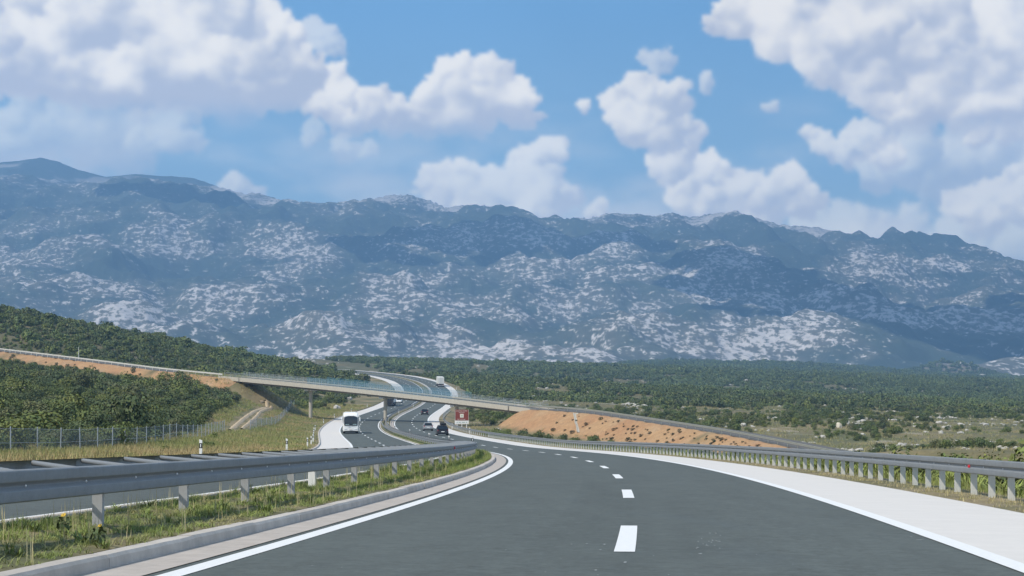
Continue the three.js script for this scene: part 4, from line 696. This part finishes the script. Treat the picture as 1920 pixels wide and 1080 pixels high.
const trackL = [[432, 808], [445, 797], [455, 788], [468, 778], [480, 771], [494, 767], [502, 763], [499, 758], [488, 754]].map(([u, v]) => hit(u, v, 200));
const trackR = [[454, 806], [466, 796], [476, 787], [484, 779], [489, 773], [500, 768], [510, 764]].map(([u, v]) => hit(u, v, 200));
const trackPts = [trackL, trackR].flatMap((l) => new THREE.CatmullRomCurve3(l).getSpacedPoints(40));
const inFrame = (x, d) => 960 + F * x / d;
const plants = [];
{
  const r = rng(2024);
  for (let d = 40; d < 3900;) {
    const s = 2.1 * (1 + d / 1000), half = 0.36 * d + 25;
    for (let x = -half; x < half; x += s) {
      const px = x + (r() - 0.5) * s * 0.9, pd = d + (r() - 0.5) * s * 0.9, pick = r(), z1 = r(), z2 = r(), o = px - roadX(pd);
      const u = inFrame(px, pd); if (u < -260 || u > 2180) continue;
      if (o > -25.5 && o < 10.5) continue;
      if (pd > 1080 && Math.abs(px - roadX(pd)) < 45 + (pd - 1080) * 0.1) continue;
      let q = 1e9; if (pd > 200 && pd < 760) { q = Math.min(nearPath(rightPath, px, pd)[0], nearPath(leftPath, px, pd)[0]); if (q < 5.2) continue; if (ground(px, pd)[1] > 0.4 && o < 0) continue; }
      const bt = ((px - BRA.x) * BD.x + (-pd + BRA.d) * BD.z), bs = Math.abs((px - BRA.x) * BD.z - (-pd + BRA.d) * BD.x); if (bt > -4 && bt < BL + 4 && bs < 6) continue;
      const cl = fbm(px / 38 + 5, pd / 52, 3), cl2 = fbm(px / 12 + 50, pd / 14, 2);
      let dens;
      const left = o < 0;
      if (left) {
        dens = pd < 620 ? 0.95 : 0.98;
        const inner = d < 200 ? 33.5 : 36; if (-o < inner + 3 * cl) dens = -o < 30 ? 0.015 : 0.07 * sstep(-0.1, 0.3, cl2);
        if (pd > 470 && -o < 60) dens = -o < 30 ? 0.12 : 0.5 + 0.5 * cl;
        if (pd > 260 && pd < 480 && -o < 37 + 4 * cl2) dens = Math.min(dens, 0.07);
        for (const t of trackPts) if (Math.hypot(t.x - px, -t.z - pd) < 5) dens = 0;
      } else {
        dens = lerp(0.30, 0.72, sstep(520, 1000, pd)) + 0.95 * cl + 0.30 * cl2;
        if (pd < 200) dens = (pd < 170 && u > 1500 ? 0.55 : 0.30) + 0.6 * cl;
        if (q < 14) dens = 0.05;
        dens -= 0.75 * sstep(0.08, 0.36, fbm(px / 45 + 9, pd / 160, 4)) + 0.35 * sstep(0.1, 0.4, fbm(px / 18, pd / 60 + 4, 3));
      }
      if (pick > dens) continue;
      let R = s * (0.40 + 0.42 * z1 * z1) * (left ? 0.92 : 0.85); if (!left && pd < 700) R *= pd < 170 && u > 1500 ? lerp(0.7, 1.08, sstep(1500, 1850, u)) : 0.7; if (left && z1 > 0.985) R *= 1.4; if (left && q < 34) R *= 0.55; if (left && pd > 480) R *= 0.85; if (dens < 0.2) R *= 0.55;
      plants.push({ x: px, d: pd, R, k: z2, left, u, lime: !left && pd < 260 && z2 > 0.35 });
    }
    d += s * 0.92;
  }
}
// the largest ones in view are things of their own, the rest one mass
{
  const r = rng(88);
  for (const p of plants) { p.y = groundY(p.x, p.d) - 0.06 * p.R; const top = p.y + 1.3 * p.R, v = 670 + F * (EYE - top) / p.d; p.show = p.u > 0 && p.u < 1920 && (p.left ? v < 846 && !(p.u > 560 && p.d < 440) : v < 832 + (p.u - 1200) * 0.034) ? p.R / p.d : 0; }
  const order = plants.slice().sort((a, b) => b.show - a.show), own = new Set(order.slice(0, 296).filter((p) => p.show > 0));
  const L = ['dark green shrub in the dense scrub behind the wire fence', 'fresh green shrub in the dense scrub behind the wire fence', 'blue green shrub in the dense scrub behind the wire fence', 'grey green shrub in the dense scrub behind the wire fence', 'yellow green shrub in the dense scrub behind the wire fence'];
  const protos = new Map();
  for (const p of own) {
    const vi = Math.floor(p.k * 4.99), mi = Math.floor(((p.k * 37.7) % 1) * 4.99), key = vi + '/' + mi + '/' + p.lime;
    let t;
    if (!protos.has(key)) { t = new THREE.Group(); part('crown', p.lime ? limeBush[vi] : bigBush[vi], p.lime ? limeMats[mi % 2] : leafMats[mi], t); part('stem', stemGeo, M.bark, t); protos.set(key, t); } else t = protos.get(key).clone();
    setup(t, 'shrub', p.left ? L[mi] : p.lime ? (mi % 2 ? 'green shrub showing above the right guardrail' : 'pale yellow green shrub showing above the right guardrail') : 'dark shrub standing on the open plain right of the motorway', 'shrub', p.left ? 'shrubs of the scrub on the left slope' : p.lime ? 'shrubs behind the right guardrail' : 'shrubs on the open plain');
    t.position.set(p.x, p.y, -p.d); t.rotation.y = r() * 6.28; t.scale.set(p.R, p.R * (0.85 + 0.4 * r()), p.R);
  }
  const rest = plants.filter((p) => !own.has(p)), Mx = new THREE.Matrix4(), Q = new THREE.Quaternion(), S = new THREE.Vector3(), V = new THREE.Vector3(), Y = new THREE.Vector3(0, 1, 0), K = new THREE.Color();
  const base = leafMat(1, 1, 1);
  for (const [name, label, test, set] of [['scrub', 'dense evergreen scrub covering the slopes left of the motorway', (p) => p.left && p.d < 650, midBush], ['scrub', 'scattered scrub on the plain right of the motorway', (p) => !p.left && p.d < 650, midBush], ['scrub', 'far scrub covering the hill and the plain below the mountains', (p) => p.d >= 650, farBush]]) {
    const all = rest.filter(test), holder = new THREE.Group();
    set.forEach((geo, gi) => {
      const list = all.filter((p) => Math.floor(p.k * 3.999) === gi), im = new THREE.InstancedMesh(geo, base, list.length); im.name = 'foliage';
      list.forEach((p, i) => { Q.setFromAxisAngle(Y, r() * 6.28); S.set(p.R, p.R * (0.8 + 0.4 * r()), p.R); im.setMatrixAt(i, Mx.compose(V.set(p.x, p.y, -p.d), Q, S)); const c = p.lime ? [0.14, 0.17, 0.04] : GREENS[Math.floor(r() * 4.99)], f = (0.8 + 0.4 * r()) * (1 + 0.38 * fbm(p.x / 90, p.d / 240, 3)); const far = sstep(500, 1200, p.d); im.setColorAt(i, K.setRGB(lerp(c[0], 0.105, far * 0.6) * f, lerp(c[1], 0.145, far * 0.6) * f, lerp(c[2], 0.055, far * 0.6) * f)); });
      holder.add(im);
    });
    stuff(name, holder, label, 'scrub');
  }
  console.log('plants', plants.length, 'own', own.size);
}
// small dark tufts dotted over the red bank
{
  const r = rng(61), geo = [41, 42].map((s) => leafCloud(s, 130, 0.17, 5, 0.9)), mat = [leafMat(0.075, 0.062, 0.026), leafMat(0.060, 0.075, 0.030)]; let n = 0;
  for (let k = 0; k < 900 && n < 120; k++) {
    const u = 1030 + r() * 480, v = 770 + r() * 70, p = hit(u, v, 240, 460), [y, bank] = ground(p.x, -p.z), bias = r(); if (bank < 0.9 || bias > 0.25 + 0.75 * sstep(1040, 1300, u) || nearPath(rightPath, p.x, -p.z)[0] < 4.2) continue;
    const t = new THREE.Mesh(geo[n % 2], mat[n % 3 ? 0 : 1]), R = 0.22 + 0.5 * r() * r(); t.position.set(p.x, y - 0.05, p.z); t.scale.setScalar(R); t.rotation.y = r() * 6; setup(t, 'bank_tuft', 'small dark tuft growing on the red earth bank right of the bridge', 'tuft', 'tufts on the red bank'); n++;
  }
  for (let k = 0, m = 0; k < 300 && m < 16; k++) { const u = 20 + r() * 400, v = 662 + r() * 60, p = hit(u, v, 420, 640), [y, bank] = ground(p.x, -p.z); if (bank < 0.9 || nearPath(leftPath, p.x, -p.z)[0] < 4.2) continue; const t = new THREE.Mesh(geo[m % 2], mat[1]); t.position.set(p.x, y - 0.05, p.z); t.scale.setScalar(0.35 + 0.6 * r()); setup(t, 'bank_tuft', 'small dark tuft on the red bank below the left side road', 'tuft', 'tufts on the left bank'); m++; }
}

// ------------------------------------------------------------------ grass
function tuft(seed, blades, spread, lean, w = 0.02) {
  const r = rng(seed), pos = [], nor = [], col = [], idx = [];
  for (let i = 0; i < blades; i++) { const a = r() * 6.283, q = spread * Math.sqrt(r()), x = Math.cos(a) * q, z = Math.sin(a) * q, b = r() * 6.283, h = 0.55 + 0.45 * r(), l = lean * (0.3 + r()), dx = Math.cos(b), dz = Math.sin(b), k = pos.length / 3, c = 0.75 + 0.5 * r();
    for (const [t, ww] of [[0, 1], [0.55, 0.8], [1, 0.1]]) for (const s of [-1, 1]) { pos.push(x + dx * l * t * t * h - dz * s * ww * w, h * t, z + dz * l * t * t * h + dx * s * ww * w); col.push(c, c, c * 0.95); }
    idx.push(k, k + 1, k + 2, k + 1, k + 3, k + 2, k + 2, k + 3, k + 4, k + 3, k + 5, k + 4); }
  const g = new THREE.BufferGeometry(); g.setAttribute('position', new THREE.Float32BufferAttribute(pos, 3)); g.setAttribute('color', new THREE.Float32BufferAttribute(col, 3)); g.setIndex(idx); g.computeVertexNormals(); return g;
}
function grass(name, label, geos, list) {
  const holder = new THREE.Group(), m = std(1, 1, 1, 0.8, { vertexColors: true }), Mx = new THREE.Matrix4(), Q = new THREE.Quaternion(), K = new THREE.Color(), Y = new THREE.Vector3(0, 1, 0), V = new THREE.Vector3(), S = new THREE.Vector3();
  geos.forEach((g, gi) => { const l = list.filter((_, i) => i % geos.length === gi), im = new THREE.InstancedMesh(g, m, l.length); im.name = 'blades'; l.forEach((p, i) => { Q.setFromAxisAngle(Y, p.a); im.setMatrixAt(i, Mx.compose(V.set(p.x, p.y, p.z), Q, S.set(p.w, p.h, p.w))); im.setColorAt(i, K.setRGB(...p.c)); }); holder.add(im); });
  return stuff(name, holder, label, 'grass');
}
const G = { fresh: [0.23, 0.285, 0.075], deep: [0.145, 0.195, 0.055], straw: [0.46, 0.38, 0.20], olive: [0.27, 0.27, 0.10], pale: [0.52, 0.46, 0.29] };
const tufts = [1, 2, 3].map((s) => tuft(s, 22, 0.5, 0.6, 0.018)), thin = [4, 5].map((s) => tuft(s, 9, 0.5, 0.35, 0.022)), leafy = [6, 7].map((s) => tuft(s, 18, 0.35, 1.1, 0.06)), stalk = [8, 9].map((s) => tuft(s, 4, 1.2, 0.3, 0.06));
{
  const r = rng(301), list = [], weeds = [], straws = [];
  for (let d = 8; d < 330;) {
    const step = d < 60 ? 0.022 : d < 120 ? 0.06 : 0.24;
    const o = -4.82 - 1.95 * r(), a = fbm(o * 1.1 + 3, d / 3.2, 3), b = fbm(o * 2 + 30, d / 1.2, 2), p = at(d + r() * step, o, medianH(o, d) - 0.01);
    const tall = sstep(40, 62, d) * (1 - sstep(140, 180, d)), dry = sstep(-0.12, 0.34, a + 0.4 * b - 0.30 * tall);
    let c = mix3(mix3(G.fresh, G.deep, sstep(-0.1, 0.5, b)), mix3(G.straw, G.olive, r()), dry * 0.85), h = (0.03 + 0.07 * r() + 0.07 * sstep(0.1, 0.5, b)) * (1 + 1.3 * tall * sstep(-0.5, 0.3, a)) * (1 - 0.45 * dry);
    if (dry < 0.55 || r() < 0.6) list.push({ x: p.x, y: p.y, z: p.z, a: r() * 6.28, w: 0.12 + 0.10 * r() + (d > 120 ? 0.25 : 0), h, c });
    if (r() < 0.035 && b > 0.0) weeds.push({ x: p.x, y: p.y, z: p.z, a: r() * 6.28, w: 0.09 + 0.10 * r(), h: 0.07 + 0.12 * r(), c: mix3(G.deep, G.fresh, r() * 0.7) });
    if (r() < 0.05) straws.push({ x: p.x, y: p.y, z: p.z, a: r() * 6.28, w: 0.07, h: 0.14 + 0.26 * r(), c: mix3(G.pale, G.olive, r() * 0.5) });
    d += step * 0.5;
  }
  grass('median_grass', 'green and straw coloured grass growing on the median', tufts, list);
  grass('median_weeds', 'broad leaved weeds among the median grass', leafy, weeds);
  grass('straw_stalks', 'thin dry stalks standing in the median grass', stalk, straws);
}
{
  const r = rng(302), list = [];
  for (let d = 24; d < 260;) { const step = d < 70 ? 0.05 : d < 130 ? 0.10 : 0.3, o = 6.25 + 2.6 * r() * r() + 0.6 * r(), p = at(d + r() * step, o), b = fbm(o * 2, d / 2, 3); const keep = o > 7.6 ? 1 : 0.55 + b; if (r() < keep) list.push({ x: p.x, y: groundY(p.x, -p.z), z: p.z, a: r() * 6.28, w: 0.14 + 0.1 * r() + (d > 130 ? 0.15 : 0), h: (0.05 + 0.09 * r()) * (o > 8 ? 2.8 : 1), c: mix3(mix3(G.straw, G.pale, r() * 0.7), o > 7.7 ? G.fresh : G.olive, sstep(-0.2, 0.5, b + (o > 7.7 ? 0.45 : 0)) * 0.9) }); d += step * 0.55; }
  grass('verge_grass', 'short straw coloured grass at the feet of the right guardrail', thin, list);
  // tall green herbs behind the rail
  const herbs = [];
  for (let d = 28; d < 330;) { const step = d < 120 ? 0.16 : 0.35, o = 8.6 + 14 * Math.pow(r(), 1.2), p = at(d + r() * step, o), b = fbm(p.x / 5, d / 8, 3); herbs.push({ x: p.x, y: groundY(p.x, -p.z) - 0.02, z: p.z, a: r() * 6.28, w: 0.35 + 0.3 * r(), h: 0.35 + 0.55 * r() * sstep(-0.5, 0.4, b), c: mix3(mix3(G.fresh, [0.20, 0.22, 0.05], r()), G.straw, sstep(0.15, 0.5, b) * 0.6) }); d += step * 0.4; }
  grass('roadside_herbs', 'tall yellow green herbs below the right embankment', leafy, herbs);
}
{
  const r = rng(303), list = [];
  for (let i = 0; i < 42000; i++) {
    const d = 60 + 560 * Math.pow(r(), 1.25), o = -18.9 - (d > 240 ? 42 : 24) * Math.pow(r(), 0.9), p = at(d, o), e = -p.z, u = inFrame(p.x, e); if (u < -250 || u > 800) continue; if (d > 150 && trackPts.some((t) => Math.abs(t.x - p.x) < 1.3 && Math.abs(t.z - p.z) < 3)) continue;
    const a = fbm(p.x / 8 + 8, e / 12, 3), b = fbm(p.x / 2.5, e / 3, 2); const c = mix3(mix3(G.straw, [0.32, 0.20, 0.085], r() * 0.6), mix3(G.olive, G.fresh, r() * 0.7), sstep(-0.15, 0.3, a + 0.4 * b + 0.25 * sstep(120, 200, d)));
    list.push({ x: p.x, y: groundY(p.x, e) + 0.02, z: p.z, a: r() * 6.28, w: 0.4 + 0.35 * r() + d / 900, h: (0.22 + 0.34 * r()) * (0.6 + 0.6 * sstep(-20, -24, o)), c });
  }
  grass('meadow_grass', 'dry yellow meadow grass between the oncoming shoulder and the wire fence', thin, list);
  const plain = [];
  for (let i = 0; i < 20000; i++) { const d = 240 + 800 * r(), u = 700 + 1400 * r(), x = (u - 960) * d / F, o = x - roadX(d); if (o < 11) continue; if (nearPath(rightPath, x, d)[0] < 9 || nearPath(leftPath, x, d)[0] < 6) continue; const a = fbm(x / 20 + 8, d / 26, 3); plain.push({ x, y: groundY(x, d), z: -d, a: r() * 6.28, w: 0.7 + 0.6 * r() + d / 900, h: 0.25 + 0.4 * r(), c: mix3(mix3(G.straw, G.olive, 0.3 + r() * 0.5), G.deep, sstep(-0.1, 0.4, a) * 0.8) }); }
  grass('plain_grass', 'dry grass between the shrubs of the plain', thin, plain);
}
// yellow flowers by the near guardrail post
for (const [u, v, label] of [[98, 1002, 'yellow flower among dark leaves left of the nearest guardrail post'], [168, 1012, 'smaller yellow flower just before the nearest guardrail post']]) {
  const d = F * (EYE - 0.26) / (v - 6 - 818), x = (u - 960) * d / F, o = x - roadX(d), t = thing('yellow_flower', label, 'flower', 'yellow flowers on the median'), p = at(d, o, medianH(o, d)), r = rng(u);
  t.position.copy(p); const big = u < 120;
  part('leaves', (() => { const g = leafCloud(u, 60, 0.22, 3, 1.2); g.scale(0.13, 0.15, 0.13); return g; })(), leafMats[2], t);
  part('stem', bar(new THREE.Vector3(0, 0, 0), new THREE.Vector3(0.03, 0.2, 0.03), 0.006, 5), leafMats[1], t);
  const petals = []; for (let k = 0; k < 9; k++) { const a = k / 9 * 6.283; petals.push(new THREE.SphereGeometry(0.03, 6, 4).scale(1, 0.25, 0.5).translate(0.035, 0, 0).rotateZ(0.3).rotateY(a)); }
  const f = part('petals', merge(petals), std(0.62, 0.42, 0.04, 0.6), t); f.position.set(0.03, 0.19, 0.03); f.rotation.set(0.7, 0, 0.2); f.scale.setScalar(big ? 0.5 : 0.36);
  part('flower_centre', new THREE.SphereGeometry(0.018, 8, 6), std(0.5, 0.25, 0.02, 0.8), f);
}

// ------------------------------------------------------------------ dirt track
function ribbon(pts, w, lift) { const c = new THREE.CatmullRomCurve3(pts), n = 60, pos = [], uv = [], idx = []; for (let i = 0; i <= n; i++) { const p = c.getPointAt(i / n), v = c.getTangentAt(i / n), l = Math.hypot(v.x, v.z) || 1, ww = w * (0.8 + 0.35 * n2(i * 0.35, 2)); for (const s of [-1, -0.33, 0.33, 1]) { const x = p.x - v.z / l * ww * s, z = p.z + v.x / l * ww * s; pos.push(x, groundY(x, -z) + (Math.abs(s) > 0.5 ? lift * 0.2 : lift), z); uv.push(x, z); } if (i) for (let k = 0; k < 3; k++) { const a = (i - 1) * 4 + k, b = i * 4 + k; idx.push(a, a + 1, b, a + 1, b + 1, b); } } const g = new THREE.BufferGeometry(); g.setAttribute('position', new THREE.Float32BufferAttribute(pos, 3)); g.setAttribute('uv', new THREE.Float32BufferAttribute(uv, 2)); g.setIndex(idx); g.computeVertexNormals(); return g; }
{ const g = setup(new THREE.Group(), 'dirt_track', 'two pale wheel ruts of a dirt track on the left slope', 'track', null, 'structure'); part('wheel_rut', ribbon(trackL, 0.55, 0.30), M.track, g); part('wheel_rut', ribbon(trackR, 0.48, 0.30), M.track, g); }

// ------------------------------------------------------------------ wire fence on the left
{
  const g = thing('wire_fence', 'wire mesh fence on thin grey posts along the foot of the scrub', 'fence');
  const pts = []; for (let d = 92; d < 300; d += 7.2) { const p = at(d, -32.2); p.y = groundY(p.x, -p.z); pts.push(p); }
  const net = std(0.36, 0.41, 0.46, 0.8, { transparent: true, opacity: 0.17 }), H = 1.62;
  pts.forEach((p, i) => {
    const m = part('post', cyl(0.035, H + 0.25, 0, H / 2, 0, 0.035, 8), M.wire, g); m.position.copy(p); m.rotation.z = 0.03 * Math.sin(i * 2.3);
    if (i) { const a = pts[i - 1], q = part('mesh_panel', (() => { const s = new THREE.BufferGeometry(); s.setAttribute('position', new THREE.Float32BufferAttribute([a.x, a.y + 0.05, a.z, p.x, p.y + 0.05, p.z, p.x, p.y + H, p.z, a.x, a.y + H, a.z], 3)); s.setIndex([0, 1, 2, 0, 2, 3]); s.computeVertexNormals(); return s; })(), net, g); for (const h of [0.1, 0.8, H]) part('wire', bar(new THREE.Vector3(a.x, a.y + h, a.z), new THREE.Vector3(p.x, p.y + h, p.z), 0.010, 4), M.wire, q); }
  });
  const g2 = thing('wire_fence', 'grey mesh fence climbing the grassy slope towards the left bridge pier', 'fence');
  const q = [[470, 806], [500, 800], [520, 795], [530, 786], [542, 772], [548, 760], [551, 750]].map(([u, v]) => hit(u, v, 200)), net2 = std(0.36, 0.42, 0.50, 0.8, { transparent: true, opacity: 0.34 });
  const c = new THREE.CatmullRomCurve3(q), n = 22; let last = null;
  for (let i = 0; i <= n; i++) { const p = c.getPointAt(i / n); p.y = groundY(p.x, -p.z); const m = part('post', cyl(0.04, H + 0.2, 0, H / 2, 0, 0.04, 8), M.wire, g2); m.position.copy(p); if (last) part('mesh_panel', (() => { const s = new THREE.BufferGeometry(); s.setAttribute('position', new THREE.Float32BufferAttribute([last.x, last.y, last.z, p.x, p.y, p.z, p.x, p.y + H, p.z, last.x, last.y + H, last.z], 3)); s.setIndex([0, 1, 2, 0, 2, 3]); s.computeVertexNormals(); return s; })(), net2, g2); last = p; }
}
// pipe frame in the scrub, far left
{
  const p = hit(32, 752, 200), k = -p.z / F, w = 19.5 * k, h = 25 * k, g = thing('pipe_frame', 'white pipe frame rising out of the scrub at the far left', 'frame'); g.position.copy(p); g.rotation.y = -0.35;
  for (const s of [-1, 1]) part('upright', cyl(0.06, h + 1, s * w, h / 2 - 0.5, 0, 0.06, 8), M.white, g);
  part('crossbar', bar(new THREE.Vector3(-w, h, 0), new THREE.Vector3(w, h, 0), 0.06, 8), M.white, g);
}
// marker pole beside the left side road
{ const p = py(148, 681, 552), g = thing('road_pole', 'thin pale pole beside the side road on the left hill', 'pole'); g.position.set(p[0], groundY(p[0], p[1]), -p[1]); part('shaft', cyl(0.07, 3.2, 0, 1.6, 0, 0.06, 8), M.white, g); part('cap', cyl(0.10, 0.3, 0, 3.3, 0, 0.10, 8), M.postPale, g); }

// ------------------------------------------------------------------ limestone
function stone(seed, sx = 1, sy = 0.6, sz = 0.8) { const g = new THREE.IcosahedronGeometry(1, 1), p = g.attributes.position; for (let i = 0; i < p.count; i++) { const x = p.getX(i), y = p.getY(i), z = p.getZ(i), f = 1 + 0.45 * n2(x * 1.4 + seed, y * 1.4 + z) + 0.25 * n2(x * 4 + seed, z * 4 - y); p.setXYZ(i, x * f * sx, y * f * sy, z * f * sz); } const q = g.index ? g.toNonIndexed() : g; q.computeVertexNormals(); return q; }
{
  const r = rng(404), geos = [1, 5, 9].map((s) => stone(s)), Mx = new THREE.Matrix4(), Q = new THREE.Quaternion(), E = new THREE.Euler(), holder = new THREE.Group(); let list = [];
  for (let i = 0; i < 30000 && list.length < 3200; i++) { const d = 260 + 2600 * Math.pow(r(), 1.3), u = 560 + 1500 * r(), x = (u - 960) * d / F, o = x - roadX(d); if (o < 14 && o > -60) continue; if (d < 800 && nearPath(rightPath, x, d)[0] < 12) continue; const c = fbm(x / 16 + 200, d / 22 - 70, 3) + 0.3 * fbm(x / 120, d / 200, 2); if (c < 0.26) continue; list.push([x, d, (0.22 + 0.5 * r() * r()) * (1 + d / 900)]); }
  geos.forEach((g, gi) => { const l = list.filter((_, i) => i % 3 === gi), im = new THREE.InstancedMesh(g, M.rock, l.length); im.name = 'stone'; l.forEach(([x, d, s], i) => { Q.setFromEuler(E.set(0, r() * 6, (r() - 0.5) * 0.4)); im.setMatrixAt(i, Mx.compose(new THREE.Vector3(x, groundY(x, d) + s * 0.15, -d), Q, new THREE.Vector3(s, s * 0.8, s))); }); holder.add(im); });
  stuff('limestone_rubble', holder, 'pale limestone outcrops among the scrub of the plain', 'stones');
  const heap = thing('stone_heap', 'low heap of pale stones lying on the plain above the red bank', 'stone heap');
  for (let k = 0; k < 26; k++) { const u = 1135 + 72 * k / 25 + (r() - 0.5) * 4, v = 753 + 10 * k / 25 + (r() - 0.5) * 2.5, p = hit(u, v, 440), m = part('stone', geos[k % 3], M.rock, heap); m.position.copy(p); m.scale.setScalar(0.55 + 0.6 * r()); m.rotation.y = r() * 6; }
  for (const [u, v, s, label] of [[1393, 800, 1.0, 'flat pale boulder just above the end of the red bank'], [1572, 803, 1.05, 'tall cream coloured boulder standing alone on the plain'], [656, 750, 0.9, 'pale boulder on the verge behind the coach'], [632, 768, 1.3, 'broken pale rock face beside the coach'], [1000, 748, 0.9, 'pale boulder on the plain above the right bridge end'], [404, 735, 0.7, 'white boulder in the scrub below the left bridge end'], [1855, 832, 0.8, 'pale boulder in the scrub behind the right guardrail']]) {
    const p = hit(u, v, 200), t = new THREE.Mesh(stone(u, 1, u === 1572 ? 1.4 : 0.7, 0.8), u === 1572 ? std(0.60, 0.55, 0.44, 0.95) : M.rock), k = -p.z / 400; t.position.copy(p); t.position.y += 0.3 * s * k; t.scale.setScalar(s * k * (u === 1572 ? 0.62 : 0.6)); setup(t, 'boulder', label, 'boulder');
  }
}
// ------------------------------------------------------------------ far houses
function house(u, v, d, w, h, dep, label, tiled = true, turn = 0) {
  const p = py(u, v, d), t = thing('house', label, 'house'); t.position.set(p[0], p[2] - h * 0.3, -d); t.rotation.y = turn; t.position.y = Math.min(p[2], p[2]);
  part('wall', merge([box(w, h, dep, 0, h / 2 - 1.5, 0), box(w, 3, dep, 0, -2.9, 0)]), M.plaster, t);
  const s = new THREE.Shape(); s.moveTo(-w / 2 - 0.4, 0); s.lineTo(w / 2 + 0.4, 0); s.lineTo(0, h * 0.42); s.closePath();
  part('roof', new THREE.ExtrudeGeometry(s, { depth: dep + 0.8, bevelEnabled: false }).translate(0, h - 1.5, -dep / 2 - 0.4), tiled ? M.tile : M.plaster, t);
  for (const x of [-0.25, 0.25]) { part('window', box(w * 0.13, h * 0.22, 0.1, x * w, h * 0.45 - 1, dep / 2 + 0.03), M.dark, t); }
  part('door', box(w * 0.12, h * 0.36, 0.1, 0, h * 0.18 - 1.5, dep / 2 + 0.03), M.bark, t);
}
house(1776, 800, 900, 9, 3.4, 6, 'low house with red roof half hidden in the scrub of the plain', true, 0.2);
house(562, 687, 3000, 14, 8, 10, 'tiny white house below the mountains, leftmost beyond the hill', false);
house(601, 689, 3000, 12, 7, 10, 'tiny white house below the mountains, second from the left', false, 0.5);
house(629, 690, 2900, 16, 8, 10, 'tiny white house below the mountains, nearest the far bend', true, 1.2);
house(1840, 707, 3450, 18, 5, 9, 'long white house at the foot of the ruined hilltop', false, 0.1);
house(1848, 752, 1700, 12, 4, 8, 'pale roofed farmhouse in the scrub at the far right', false, 0.3);
{ // ruined tower on the hilltop
  const p = py(1800, 684, 3660), t = thing('ruined_tower', 'small pale ruined tower on the hilltop at the far right', 'tower'); t.position.set(p[0], p[2] - 6, -p[1]);
  part('tower_wall', merge([cyl(1.8, 10, 0, 5, 0, 1.5, 10), box(1.6, 2, 1.4, 0.6, 10.5, 0)]), M.plaster, t);
  part('rampart', merge([box(46, 6, 3, -18, 3, 3), box(20, 9, 3, -34, 4.5, 1)]), M.concreteDark, t);
}
shade(scene);
renderer.render(scene, camera);
